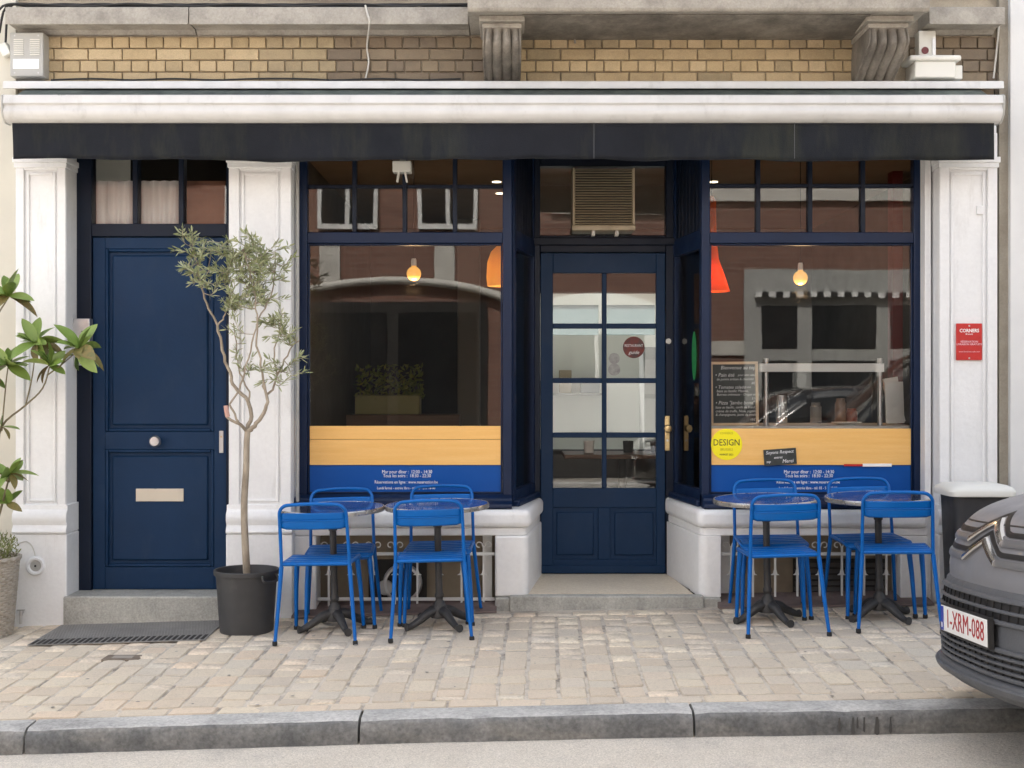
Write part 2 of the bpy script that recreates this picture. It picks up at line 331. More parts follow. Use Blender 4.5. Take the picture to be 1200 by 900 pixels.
WET = mat('wet_stone', (.07, .069, .067), .35)
spill = MB(); rs = random.Random(3)
def kz(x): return fx(x) + .02 * KERB_Y0
for px, L, w_ in ((984, .062, .006), (1000, .075, .007), (1013, .066, .005), (1028, .080, .010), (1044, .074, .006), (1005, .05, .004)):
    x = PX(px, -2.33); z = kz(x) - .03; n = 8
    pts = [(x + w_ * (.5 + .7 * k / n) * (1 if k < n else .2) + rs.uniform(-.001, .001), z - L * k / n) for k in range(n + 1)] + [(x - w_ * (.5 + .7 * k / n) * (1 if k < n else .2), z - L * k / n) for k in range(n, -1, -1)]
    spill.prism(pts, KERB_Y1 - .0075, KERB_Y1 - .0045, 'y')
spill.build('wet_drips', WET, kerb, kind='stuff')
# pavers: shared unit meshes with chamfered worn edges, one object each
def paver_mesh(seed):
    r = random.Random(seed); m = MB(); c = .035
    j = lambda: r.uniform(-.03, .03)
    lo = [(-.5, -.5), (.5, -.5), (.5, .5), (-.5, .5)]; oct_ = []
    for k, (x, y) in enumerate(lo):
        nx_, ny_ = lo[(k + 1) % 4]; px_, py_ = lo[k - 1]
        oct_.append((x + (px_ - x) * .07 + j() * .5, y + (py_ - y) * .07 + j() * .5)); oct_.append((x + (nx_ - x) * .07 + j() * .5, y + (ny_ - y) * .07 + j() * .5))
    base = [(x, y, -1) for x, y in oct_]; mid = [(x, y, -.13) for x, y in oct_]; top = [(x * (1 - 2 * c), y * (1 - 2 * c), r.uniform(-.03, .06)) for x, y in oct_]
    vs = base + mid + top + [(0, 0, .06)]; fs = []
    for a in (0, 8):
        for k in range(8): fs.append((a + k, a + (k + 1) % 8, a + 8 + (k + 1) % 8, a + 8 + k))
    for k in range(8): fs.append((16 + k, 16 + (k + 1) % 8, 24))
    return m.add(vs, fs)
pmb = [paver_mesh(i) for i in range(6)]
pme = [q.mesh('paver', PAVER, 50) for q in pmb]
plist = []
def paver(x, y, wx, ly, rot=0.):
    plist.append((x, y, wx, ly, rot, rnd.randrange(6)))
# column joints run away from the facade, slightly askew; a stretcher row along the kerb and one along the entrance step
x = -4.3
ROW_END = KERB_Y0 + .118
x_skew = lambda y: .027 * (y + 1.1)
while x < 4.4:
    wc = rnd.uniform(.132, .152); y = ROW_END + .004
    top = .22
    if PX(560) < x + wc / 2 < PX(850): top = -.17
    y += rnd.uniform(-.0, .0); first = True
    while y < top - .05:
        ln = rnd.uniform(.10, .235)
        if first: ln = rnd.uniform(.06, .2); first = False
        if y + ln > top - .06: ln = top - y
        cx, cy = x + wc / 2, y + ln / 2
        paver(cx + x_skew(cy), cy, wc - rnd.uniform(.011, .018), ln - rnd.uniform(.004, .009), rnd.uniform(-.012, .012))
        y += ln
    x += wc
x = -4.3
while x < 4.4:
    ln = rnd.uniform(.13, .24); paver(x + ln / 2, KERB_Y0 + .06, ln - .008, .108, rnd.uniform(-.01, .01)); x += ln
x = PX(560)
while x < PX(850):
    ln = rnd.uniform(.13, .22); paver(x + ln / 2, -.108, ln - .01, .112, rnd.uniform(-.01, .01)); x += ln
vis = []; hid = []
for p in plist:
    d = CAMD + p[1]; sx_ = p[0] * F / d
    (vis if abs(sx_) < 605 and p[1] < .02 else hid).append(p)
vis.sort(key=lambda p: -p[2] * p[3] / (CAMD + p[1]) ** 3)
for i, (x, y, wx, ly, rot, k) in enumerate(vis[:300]):
    o = bpy.data.objects.new('paver', pme[k]); col.objects.link(o); o.parent = pavement
    o.location = (x, y, gz(x, y) + rnd.uniform(-.004, .004)); o.scale = (wx, ly, .04)
    o.rotation_euler = (math.atan(.02) + rnd.uniform(-.016, .016), -math.atan(.022) + rnd.uniform(-.02, .02), rot)
mb = MB()
for (x, y, wx, ly, rot, k) in vis[300:] + hid:
    c_, s__ = math.cos(rot), math.sin(rot); dz = rnd.uniform(-.004, .004)
    mb.add([(x + vx * wx * c_ - vy * ly * s__, y + vx * wx * s__ + vy * ly * c_, gz(x + vx * wx, y + vy * ly) + dz + vz * .04) for vx, vy, vz in pmb[k].v], pmb[k].f)
mb.build('pavers_small', PAVERS, pavement, smooth=50, kind='stuff')

gum = MB(); rg = random.Random(5)
for k in range(70):
    x, y = rg.uniform(-2.6, 2.4), rg.uniform(-2.1, -.15); r = rg.uniform(.004, .013); z = gz(x, y) + .0045; n = 9
    ring = [(x + r * rg.uniform(.7, 1.2) * math.cos(6.283 * i / n), y + r * rg.uniform(.7, 1.2) * math.sin(6.283 * i / n), z) for i in range(n)]
    gum.add(ring + [(x, y, z + .0012)], [(i, (i + 1) % n, n) for i in range(n)])
gum.build('gum_spots', mat('old_gum', (.2, .2, .2), .8, ramp=[(.12, .115, .11), (.55, .52, .48), (.16, .15, .14), (.2, .19, .17)], rand='island'), pavement, kind='stuff')

# ================================================================ cafe building
cafe = empty('cafe_building', (0, 0, 0), 'navy blue cafe front with white pillars under a yellow brick wall', 'building')
YF = .20                                                       # front of the window frames
# --- upper wall of bricks
wall = MB().box(PX(5, .08), PX(1178, .08), .10, .40, 3.02, 3.80).build('wall', MORTAR, cafe)
box('upper_wall', BEIGE, cafe, -3.12, 3.09, .06, 6.4, 3.83, 9.2)
bs = {}
def brick(x0, x1, z0, z1, dark):
    key = (round(x1 - x0, 3), dark)
    if key not in bs:
        hw = (x1 - x0) / 2; hh = (z1 - z0) / 2
        b = MB().box(-hw, hw, -.02, .03, -hh, hh); me = b.mesh('brick', (BRICK, BRICKM, BRICKB)[dark])
        bm = bmesh.new(); bm.from_mesh(me); bmesh.ops.bevel(bm, geom=[e for e in bm.edges if all(v.co.y < 0 for v in e.verts)], offset=.004, segments=1, affect='EDGES'); bm.to_mesh(me); bm.free(); bs[key] = me
    o = bpy.data.objects.new('brick', bs[key]); col.objects.link(o); o.parent = wall; o.location = ((x0 + x1) / 2, .10 + rnd.uniform(-.0015, .0015), (z0 + z1) / 2)
ch = .0735; ztop = PZ(43.5, .08)
def course(r, xa, xb, off):
    z1 = ztop - r * ch; z0 = z1 - ch + .007
    L = .1065 if r % 2 == 0 else .213
    x = xa + off
    if off > .03: 
        brick_safe(xa, x - .007, z0, z1)
    while x < xb - .03:
        e = min(x + L, xb); brick_safe(x, e - .007, z0, z1); x += L
def brick_safe(x0, x1, z0, z1):
    if x1 - x0 < .02: return
    cx = (x0 + x1) / 2 * F / 7.98 + 600
    d = sst(190, 480, cx) if cx < 600 else (1 if cx > 1060 else .27)
    d += rnd.uniform(-.13, .13); brick(x0, x1, z0, z1, 0 if d < .33 else 1 if d < .72 else 2)
for xa, xb in ((PX(52, .08), PX(572, .08)), (PX(606, .08), PX(1016, .08)), (PX(1066, .08), PX(1172, .08))):
    for r in range(5): course(r, xa, xb, (.0, .062, .012, .062, .0)[r])
# --- ledges, bay slab, consoles
def ledge(x0, x1):
    pr = [(.16, 3.575), (.07, 3.575), (.05, 3.60), (-.09, 3.60), (-.12, 3.585), (-.12, 3.69), (-.09, 3.70), (.16, 3.72)]
    return MB().prism(pr, x0, x1, 'x').build('stone_ledge', STONE, cafe, .004)
ledge(PX(6, -.12), PX(221, -.12) - .003); ledge(PX(221, -.12) + .003, PX(549, -.12)); ledge(PX(1089, -.12), PX(1178, -.12))
bx0, bx1 = PX(548, -.45), PX(1089, -.45)
MB().prism([(.2, 3.58), (-.40, 3.58), (-.41, 3.568), (-.45, 3.568), (-.465, 3.585), (-.465, 3.80), (.2, 3.80)], bx0, bx1, 'x').build('bay_slab', STONE, cafe, .005)
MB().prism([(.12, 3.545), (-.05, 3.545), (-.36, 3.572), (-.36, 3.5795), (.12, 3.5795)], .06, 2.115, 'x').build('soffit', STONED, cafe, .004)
def console(x0, x1):
    m = MB(); n = 30; prof = []
    for k in range(n + 1):
        t = k / n; z = 3.54 - .34 * t
        d = .40 + .045 * math.sin(min(1, t * 1.6) * math.pi) - .36 * sst(.30, 1.06, t) ** .9
        prof.append((z, d))
    nx = 40; vs = []
    for z, d in prof:
        for i in range(nx + 1):
            u = i / nx; rib = abs(math.sin(u * math.pi * 4)) ** .8; edge = 1 if (u < .03 or u > .97) else 0
            tw = 1 + .10 * math.sin((3.54 - z) / .34 * math.pi)
            vs.append(((x0 + x1) / 2 + (u - .5) * (x1 - x0) * tw, .12 - d + (0 if edge else .045 * (1 - rib)) * sst(3.53, 3.49, z), z))
    vs2 = [(x, .2, z) for x, y, z in vs]; k = len(vs); fs = []
    for j in range(n):
        for i in range(nx): a = j * (nx + 1) + i; fs.append((a, a + 1, a + nx + 2, a + nx + 1))
        a = j * (nx + 1); b = a + nx; fs.append((a, a + nx + 1, k + a + nx + 1, k + a)); fs.append((b, k + b, k + b + nx + 1, b + nx + 1))
    fs.append(tuple(n * (nx + 1) + i for i in range(nx + 1)) + tuple(k + n * (nx + 1) + i for i in range(nx, -1, -1)))
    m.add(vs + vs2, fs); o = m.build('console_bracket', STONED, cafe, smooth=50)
    MB().box(x0 - .012, x1 + .012, -.30, .18, 3.515, 3.545).box(x0 - .03, x1 + .03, -.34, .18, 3.5455, 3.5795).build('bracket_cap', STONE, o, .006)
console(-.165, .045); console(2.125, 2.345)
# --- fascia behind the awning, recess soffit, neighbours' strip
box('fascia', NAVYD, cafe, PX(16), PX(1172), .08, .34, 2.93, 3.05)
box('recess_soffit', NAVYD, cafe, -.06, 1.31, .345, 1.0, 2.955, 3.05)
box('corner_strip', BEIGE, cafe, PX(1171, .05), PX(1183, .05), .05, .5, -.1, 3.83)
# --- pillars
def pillar(xa, xb, side=None, zb=-.2):
    yb = .32; z_cap = 2.80
    core = MB().box(xa, xb, .016, yb, zb, 3.0)
    m = MB(); z0, z1 = .66, 2.72; st = (xb - xa) * .17
    m.box(xa, xa + st, -.0, .0165, .60, 2.95); m.box(xb - st, xb, -.0, .0165, .60, 2.95)
    m.box(xa + st, xb - st, .0, .0165, .60, z0); m.box(xa + st, xb - st, .0, .0165, z1, 2.95)
    p = core.build('pillar', WHITE, cafe, .004)
    m.build('panel_frame', WHITE, p, .005)
    b = MB(); t = .018; i0, i1 = xa + st + .012, xb - st - .012
    b.box(i0, i0 + t, .006, .0165, z0 + .012, z1 - .012); b.box(i1 - t, i1, .006, .0165, z0 + .012, z1 - .012)
    b.box(i0 + t, i1 - t, .006, .0165, z0 + .012, z0 + .012 + t); b.box(i0 + t, i1 - t, .006, .0165, z1 - .012 - t, z1 - .012)
    b.build('panel_moulding', WHITE, p, .004)
    # base: block, then a moulded band
    e = .022
    MB().box(xa - e * .6, xb + e * .6, -e, yb - .003, zb, .475).build('base_block', WHITE, p, .008)
    pr = [(yb - .005, .478), (-e - .006, .478), (-e - .012, .49), (-e - .006, .505), (-.012, .53), (-.03, .56), (-.026, .60), (-.002, .625), (-.002, .655), (yb - .005, .655)]
    MB().prism(pr, xa - .012, xb + .012, 'x').build('base_moulding', WHITE, p, .003)
    MB().box(xa - .014, xb + .014, -.018, yb - .004, 2.765, 2.80).box(xa - .007, xb + .007, -.010, yb - .006, 2.735, 2.766).build('cap_moulding', WHITE, p, .004)
    return p
pillar(PX(18), PX(77)); pillar(PX(268), PX(341)); pillar(PX(1101), PX(1169))
# slim white reveal strips beside the pillars
box('reveal_strip', WHITE, cafe, PX(1101) - .055, PX(1101) - .016, .11, .33, .0, 2.95, .004)
box('drain_pipe', PLASTG, cafe, PX(343), PX(343) + .022, .10, .122, .1, 2.95, .008)

# --- left door
dx0, dx1 = PX(107, YF), PX(265, YF); jx0, jx1 = PX(89, YF), PX(268, YF); dz0 = PZ(692, YF) + .004; dzt = PZ(277, YF)
m = MB().box(jx0, dx0, YF, YF + .1, -.1, 2.96).box(dx1, jx1, YF, YF + .1, -.1, 2.96).box(dx0, dx1, YF + .004, YF + .1, dzt, PZ(262, YF)).box(dx0, dx1, YF, YF + .1, 2.90, 2.96)
for a, b in ((155, 161), (209, 215)): m.box(PX(a, YF), PX(b, YF), YF + .004, YF + .09, PZ(262, YF), 2.90)
m.box(dx0, dx1, YF + .01, YF + .05, PZ(184, YF), PZ(180, YF))
fr = m.build('door_frame', NAVYD, cafe, .004)
for a, b in ((107, 155), (161, 209), (215, 265)): box('pane', GLASS, fr, PX(a, YF), PX(b, YF), YF + .04, YF + .046, PZ(262, YF), 2.90)
CURT = mat('white_curtain', (.86, .86, .85), .9, c2=(.76, .76, .75), nscale=6, stretch=(6, 1, .5))
BLINDR = mat('red_brown_card', (.26, .13, .085), .8, c2=(.20, .10, .07), nscale=6)
leaf = MB(); x0, x1, y0, y1 = dx0 + .003, dx1 - .003, YF + .022, YF + .065
px_, qx = PX(122, YF), PX(250, YF); rails = [dz0, PZ(665, YF), PZ(527, YF), PZ(506, YF), PZ(291, YF), dzt - .004]
leaf.box(x0, px_, y0, y1, rails[0], rails[5]).box(qx, x1, y0, y1, rails[0], rails[5])
for a, b in ((0, 1), (2, 3), (4, 5)): leaf.box(px_, qx, y0 + .0005, y1, rails[a], rails[b])
door = leaf.build('door', NAVY, cafe, .003)
for a, b in ((1, 2), (3, 4)):
    box('door_panel', NAVY, door, px_, qx, y0 + .02, y1 - .005, rails[a], rails[b])
    box('raised_field', NAVY, door, px_ + .04, qx - .04, y0 + .006, y0 + .03, rails[a] + .04, rails[b] - .04, .012)
    mm = MB(); t = .02
    mm.box(px_, px_ + t, y0 - .004, y0 + .03, rails[a], rails[b]).box(qx - t, qx, y0 - .004, y0 + .03, rails[a], rails[b]).box(px_ + t, qx - t, y0 - .004, y0 + .03, rails[a], rails[a] + t).box(px_ + t, qx - t, y0 - .004, y0 + .03, rails[b] - t, rails[b])
    mm.build('panel_beading', NAVY, door, .008)
MB().lathe([(.0, -.06), (.028, -.058), (.036, -.042), (.036, -.03), (.026, -.012), (.014, -.004), (.014, .03), (.036, .028), (.036, .036)], (PX(183, YF), y0 - .01, PZ(517, YF)), 24, 'y').build('knob', STEEL, door, smooth=40)
box('letter_plate', mat('champagne_metal', (.62, .58, .50), .35, .6), door, PX(158, YF), PX(214, YF), y0 - .002, y0 + .03, PZ(588, YF), PZ(573, YF), .002)
box('lock_plate', STEEL, door, PX(256, YF), PX(261, YF), y0 - .003, y0 + .01, PZ(531, YF), PZ(505, YF), .002)
MB().lathe([(.006, -.001), (.006, .004)], (PX(258.5, YF), y0 - .005, PZ(512, YF)), 12, 'y').build('key_cylinder', BRASS, door)
# dark hall behind the door with a curtain at the fanlight
box('hall_wall', INW, cafe, dx0 - .05, dx1 + .05, 1.2, 1.25, -.1, 3.05)
zc = PZ(212, .3)
for a, b, mm in ((107, 156, CURT), (160, 210, CURT), (214, 264, BLINDR)):
    xa, xb = PX(a, .3), PX(b, .3); n = 24; zb_ = PZ(264, .3)
    wav = 0 if mm is BLINDR else .012
    vs = [(xa + (xb - xa) * i / n, .30 + wav * math.sin(i * 1.1) + yo, z) for yo in (0, .004) for z in (zb_, zc) for i in range(n + 1)]
    q = n + 1; fs = [(k * 2 * q + i, k * 2 * q + i + 1, k * 2 * q + q + i + 1, k * 2 * q + q + i) for k in (0, 1) for i in range(n)]
    MB().add(vs, fs).build('curtain' if mm is CURT else 'card', mm, fr, smooth=60)
# doorstep
x0, x1 = PX(74, -.03), PX(259, -.03)
MB().box(x0, x1, -.035, .262, -.2, PZ(699, -.035)).build('doorstep', BLUESTONE, cafe, .012, 3)

# --- shop windows
ZT0, ZT1, ZM1, ZM0 = PZ(272, YF), 2.90, PZ(285, YF), PZ(579, YF)
def shop_window(pxl, pxg0, pxg1, pxr, mull, hbar):
    f = MB(); xl, g0, g1, xr = PX(pxl, YF), PX(pxg0, YF), PX(pxg1, YF), PX(pxr, YF); y0, y1 = YF, YF + .075
    f.box(xl, g0, y0, y1, .625, 2.96).box(g1, xr, y0, y1, .625, 2.96)
    f.box(g0, g1, y0 + .0005, y1, 2.90, 2.96).box(g0, g1, y0 + .0005, y1, ZM1, ZT0).box(g0, g1, y0 + .0005, y1, .655, ZM0)
    win = f.build('shop_window', NAVYW, cafe, .005)
    b = MB()
    b.box(g0 + .001, g0 + .012, y0 + .02, y1 - .02, ZM0, ZM1).box(g1 - .012, g1 - .001, y0 + .02, y1 - .02, ZM0, ZM1).box(g0 + .012, g1 - .012, y0 + .02, y1 - .02, ZM1 - .012, ZM1).box(g0 + .012, g1 - .012, y0 + .02, y1 - .02, ZM0, ZM0 + .012)
    b.build('glazing_bead', NAVYW, win, .003)
    xsx = [g0] + [PX(q, YF) for q in mull] + [g1]; zb = PZ(hbar, YF)
    for q in mull:
        box('mullion', NAVYD, win, PX(q, YF) - .014, PX(q, YF) + .014, y0 + .008, y1 - .005, ZT0, 2.90, .004)
    for i in range(len(xsx) - 1):
        a = xsx[i] + (.014 if i else 0); c = xsx[i + 1] - (.014 if i < len(xsx) - 2 else 0)
        box('glazing_bar', NAVYD, win, a, c, y0 + .012, y1 - .01, zb - .011, zb + .011, .004)
        for z0, z1 in ((ZT0, zb - .011), (zb + .011, 2.90)):
            pn = box('pane', GLASS, win, a, c, y0 + .036, y0 + .042, z0, z1)
            pn.rotation_euler = (0, 0, 0)
    box('pane', GLASS, win, g0, g1, y0 + .036, y0 + .044, ZM0, ZM1)
    # painted sill board
    pr = [(YF + .07, .618), (YF - .115, .618), (YF - .13, .630), (YF - .125, .650), (YF - .09, .668), (YF - .085, .684), (YF + .0, .70), (YF + .07, .70)]
    MB().prism(pr, xl, xr + (0 if pxl > 700 else .0), 'x').build('sill', NAVYW, win, .003)
    return win, g0, g1
winL, gl0, gl1 = shop_window(347, 360, 589, 600, (415, 474, 533), 218)
winR, gr0, gr1 = shop_window(822, 832, 1071, 1086, (889, 950, 1012), 217)
YG = YF + .029
def film(win, a, b):
    return box('blue_band', BLUEF, win, a + .0125, b - .0125, YG, YG + .004, ZM0 + .0125, PZ(545, YG), label='blue film along the foot of the window with white opening hours')
for win, a, b, tops in ((winL, gl0, gl1, (515, 499)), (winR, gr0, gr1, (502,))):
    z = PZ(545, YG) + .001
    for t in tops:
        zt = PZ(t, YF + .02); box('plank', WOOD, win, a + .0125, b - .0125, YF + .021, YF + .034, z, zt - .001, .0015); z = zt + .001
fl, frr = film(winL, gl0, gl1), film(winR, gr0, gr1)
def hours(win, cx, dz=0):
    y = YG - .0008
    for py, s, sz, mm, dx in ((553, 'Mar pour dîner :  12:00 - 14:30', .031, PRINTW, 0), (557.6, 'Tous les soirs :  18:30 - 22:30', .031, PRINTW, 0), (565, 'Réservations en ligne : www.reservation.be', .028, PRINTW, -1), (572, 'Lundi fermé - entrée libre - tél. 02 - 511 18 00', .024, PRINTW, -1)):
        text('lettering', s, sz, mm, win, (PX(cx + dx, YG), y, PZ(py, YG)), sx=.82)
box('paper_strip', PRINTW, winR, PX(1012, YF), PX(1046, YF), YF + .0185, YF + .0205, PZ(547, YF), PZ(543.5, YF)); box('paper_strip', REDP, winR, PX(990, YF), PX(1012, YF), YF + .0185, YF + .0205, PZ(546.5, YF), PZ(544, YF))
hours(winL, 477); hours(winR, 948)
# returns of the bay windows into the entrance
def bay_return(x0, y0, x1, y1, win):
    L = math.hypot(x1 - x0, y1 - y0); ang = math.atan2(y1 - y0, x1 - x0); s = 1 if x0 < .6 else -1
    def loc(o): o.location = (x0, y0, 0); o.rotation_euler = (0, 0, ang); return o
    T = .055; ya, yb = (-T, 0) if s < 0 else (0, T)
    ya, yb = -T / 2, T / 2
    m = MB().box(.0, .06, ya, yb, .65, 2.96).box(L - .05, L, ya, yb, .65, 2.96).box(.06, L - .05, ya + .0005, yb - .0005, .65, ZM0 + .02).box(.06, L - .05, ya + .0005, yb - .0005, ZM1 - .02, ZT0 + .03)
    o = loc(m.build('bay_return', NAVYW, cafe, .004))
    n = 7; wb = (L - .11) / n
    for k in range(n):
        q = box('board', NAVYD, o, .06 + k * wb + .002, .06 + (k + 1) * wb - .002, ya + .01, yb - .01, ZT0 + .03, 2.96, .003)
    box('pane', GLASS, o, .06, L - .05, -.003, .003, ZM0 + .02, ZM1 - .02)
    wd = PZ(502, YF + .1)
    if s > 0: q = box('ply_panel', WOOD, o, .062, L - .052, .009, .02, ZM0 + .022, wd)
    else: q = box('ply_panel', mat('pale_brown_ply', (.36, .21, .10), .5, c2=(.42, .25, .13), nscale=4), o, .062, L - .052, -.02, -.009, ZM0 + .022, PZ(505, YF + .3))
    pr = MB().box(-.0, L - .0, ya - .035, yb + .035, .618, .66); pr.build('sill', NAVYW, o, .01)
    return o
retL = bay_return(-.012, YF + .06, .135, .93, winL); retR = bay_return(1.237, YF + .06, 1.135, .93, winR)
# --- glazed entrance door
YD = .93
ex0, ex1 = PX(622, YD), PX(793, YD); lx0, lx1 = PX(633, YD), PX(780, YD); ez0 = PZ(672, YD); ez1 = PZ(296, YD); tz0 = PZ(276, YD); tz1 = 2.90
m = MB().box(ex0, lx0, YD - .02, YD + .08, .09, 2.96).box(lx1, ex1, YD - .02, YD + .08, .09, 2.96).box(lx0, lx1, YD - .0195, YD + .08, ez1, tz0).box(lx0, lx1, YD - .0195, YD + .08, tz1, 2.96)
ef = m.build('entrance_frame', NAVYD, cafe, .005)
MB().box(ex0 - .004, ex1 + .004, YD - .045, YD - .0205, PZ(288, YD), PZ(279, YD)).build('drip_moulding', NAVYD, ef, .006)
box('pane', GLASSD, ef, lx0, lx1, YD + .03, YD + .036, tz0, tz1)
cols = [(PX(648, YD), PX(705.5, YD)), (PX(711, YD), PX(769, YD))]
rows = [(PZ(379, YD), PZ(320, YD)), (PZ(443, YD), PZ(385, YD)), (PZ(507, YD), PZ(449, YD)), (PZ(572, YD), PZ(513, YD))]
pz0, pz1 = PZ(656, YD), PZ(595, YD); y0, y1 = YD, YD + .045
pcol = [(PX(647, YD), PX(701, YD)), (PX(715, YD), PX(771, YD))]
L_, R_ = lx0 + .003, lx1 - .003
m = MB().box(L_, cols[0][0], y0, y1, ez0, ez1 - .003).box(cols[1][1], R_, y0, y1, ez0, ez1 - .003)
m.box(cols[0][0], cols[1][1], y0 + .0005, y1, rows[0][1], ez1 - .003).box(cols[0][0], cols[1][1], y0 + .0005, y1, pz1, rows[3][0]).box(cols[0][0], cols[1][1], y0 + .0005, y1, ez0, pz0)
m.box(pcol[0][1], pcol[1][0], y0 + .001, y1, pz0, pz1)
edoor = m.build('entrance_door', NAVY, cafe, .004)
bars = MB().box(cols[0][1], cols[1][0], y0 + .006, y1 - .004, rows[3][0], rows[0][1])
bars.build('glazing_bar', NAVY, edoor, .004)
for (a, b) in cols:
    for k in range(3): box('glazing_bar', NAVY, edoor, a, b, y0 + .0065, y1 - .0045, rows[k + 1][1], rows[k][0], .004)
    for k in range(4): box('pane', GLASSD, edoor, a, b, y0 + .020, y0 + .025, rows[k][0], rows[k][1])
for (a, b) in pcol:
    box('door_panel', NAVY, edoor, a, b, y0 + .014, y1 - .01, pz0, pz1)
    box('raised_field', NAVY, edoor, a + .03, b - .03, y0 + .004, y0 + .02, pz0 + .03, pz1 - .03, .008)
MB().box(lx0 + .002, lx1 - .002, YD - .018, YD - .001, ez0 + .002, PZ(662, YD)).build('kick_rail', NAVY, edoor, .006)
hx = PX(781.5, YD)
MB().box(hx - .018, hx + .018, YD - .029, YD - .0195, PZ(528, YD), PZ(487, YD)).build('handle_plate', BRASS, edoor, .008)
MB().lathe([(.004, -.085), (.022, -.08), (.028, -.066), (.024, -.05), (.013, -.04), (.013, -.028)], (hx, YD, PZ(502, YD)), 20, 'y').build('door_knob', BRASS, edoor, smooth=40)
MB().lathe([(.008, -.033), (.008, -.028)], (hx, YD, PZ(516, YD)), 12, 'y').build('key_cylinder', STEEL, edoor)
for py in (400, 586): MB().lathe([(.0, -.030), (.017, -.028), (.020, -.019)], (PX(783, YD), YD, PZ(py, YD)), 20, 'y').build('round_cap', PLASTW, edoor, smooth=40)
def disc(name, m, par, x, y, z, r, lab, n=40, th=.0015):
    return MB().lathe([(r, -th), (r, 0)], (x, y, z), n, 'y').build(name, m, par, label=lab)
st = disc('sticker', STICKR, edoor, PX(743, YD), y0 + .0195, PZ(407, YD), .075, 'round dark red sticker on the door pane')
text('lettering', 'RESTAURANT', .026, PRINTW, edoor, (PX(743, YD), y0 + .0168, PZ(405, YD)), sx=.8); text('lettering', 'guide', .034, PRINTW, edoor, (PX(743, YD), y0 + .0168, PZ(413, YD)), shear=.3)
for py, rr in ((420, .038), (433, .042)):
    GS = mat('grey_stamp', (.45, .45, .44), .6, c2=(.25, .25, .25), nscale=40)
    disc('stamp', GS, edoor, PX(720, YD), y0 + .0195, PZ(py, YD), rr, 'small round grey stamp on the door pane')
ys = disc('yellow_sticker', YEL, winR, PX(852, YF), YF + .0195, PZ(521, YF), .099, 'round yellow sticker with black lettering on the shop window', 56)
for py, s, sz, mm in ((508, 'COMMERCE', .018, mat('dull_yellow_print', (.42, .36, .01), .6)), (519, 'DESIGN', .058, PRINTK), (527, 'BRUSSELS', .022, MATS['dull_yellow_print']), (533, 'MARKET 2021', .017, PRINTK)):
    text('lettering', s, sz, mm, winR, (PX(852, YF), YF + .0172, PZ(py, YF)), sx=.85)
gs = MB().lathe([(1, -.001), (1, .001)], (0, 0, 0), 32, 'y').build('green_sticker', STICKG, retR, label='tall green oval sticker on the bay return glass')
gs.scale = (.05, 1, .16); gs.location = (.24, .006, PZ(417, .5))

# --- entrance step and tread
tz = .09
stp = MB().prism([(PX(600, .03), .035), (PX(822, .03), .035), (1.075, .95), (.20, .95)], -.2, .062, 'z').build('entrance_step', BLUESTONE, cafe, .01, 3)
MB().box(PX(597, .0), PX(826, .0), .02, .10, -.2, .0885).build('step_nosing', BLUESTONE, stp, .012, 3)
MB().prism([(.06, .1005), (1.13, .1005), (1.075, .95), (.20, .95)], .06, tz, 'z').build('tiled_tread', TREAD, stp)
# --- plinths
def plinth(left):
    s = 1 if left else -1
    mx = (lambda x: x) if left else (lambda x: 1.268 - x)       # mirrored about the entrance axis
    xe = PX(343, .06) if left else mx(PX(1088, .06))            # outer end
    yf, yb = .06, .93
    def outl(o, xst):
        p = [(xst, yf - o), (.10 + o, yf - o), (.205 + o * .9, yb), (.05, yb), (-.04, .3), (xst, .3)]
        return [(mx(a), b) for a, b in round_poly(p, [0, .06, 0, 0, 0, 0], 8)]
    xo = PX(580, .06) if left else mx(PX(845, .06))            # inner edge of the cellar opening
    base = MB().prism(outl(0, xo), .075, .455, 'z').build('plinth', WHITEP, cafe, .014, 3)
    MB().prism(outl(-.012, xe), .4552, .503, 'z').build('plinth_band', WHITEP, base, .006)
    cap = MB().prism(outl(.014, xe), .5035, .618, 'z').build('plinth_cap', WHITEP, base, .035, 5)
    xq = PX(370, .06) if left else mx(PX(1056, .06))
    a, b = sorted((mx(xe), mx(xq)))
    MB().box(a, b, yf + .013, .30, -.15, .454).build('plinth_pier', WHITEP, base, .008)
    a, b = sorted((mx(xo), mx(xq)))
    # footing stone under the block
    c, d = sorted((mx(xo), mx(.085)))
    MB().box(c, d, yf - .02, .3, -.2, .0745).build('footing', BLUESTONE, base, .012)
    # cellar opening
    box('cellar_back', CELLAR, base, a - .02, b + .02, .26, .29, -.15, .456)
    ww = WHITEP
    box('cellar_post', IRONW, base, b - .08 if left else a + .02, b - .02 if left else a + .08, .215, .258, -.1, .454, .004)
    return base, a, b
plL, ca, cb = plinth(True); plR, cc, cd = plinth(False)
# cellar fittings
m = MB().lathe([(.10, -.02), (.115, -.02), (.125, -.01), (.125, .03), (.10, .03)], (PX(472, .24), .225, PZ(683, .24)), 36, 'y', cap=False)
fan = m.build('vent_ring', STEEL, plL, smooth=40)
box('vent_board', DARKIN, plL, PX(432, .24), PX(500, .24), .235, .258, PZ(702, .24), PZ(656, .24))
MB().lathe([(.0, -.03), (.045, -.028), (.05, -.01)], (PX(452, .24), .235, PZ(688, .24)), 24, 'y').build('vent_motor', PLASTG, plL, smooth=40)
zl = [PZ(q, .24) for q in (662, 669, 676, 683, 690, 697)]
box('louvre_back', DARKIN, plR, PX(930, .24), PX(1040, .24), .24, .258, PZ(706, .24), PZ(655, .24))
for z in zl: MB().prism([(.222, z - .012), (.228, z - .014), (.243, z + .012), (.237, z + .014)], PX(931, .24), PX(1039, .24), 'x').build('louvre', mat('brown_metal', (.06, .055, .05), .6), plR)
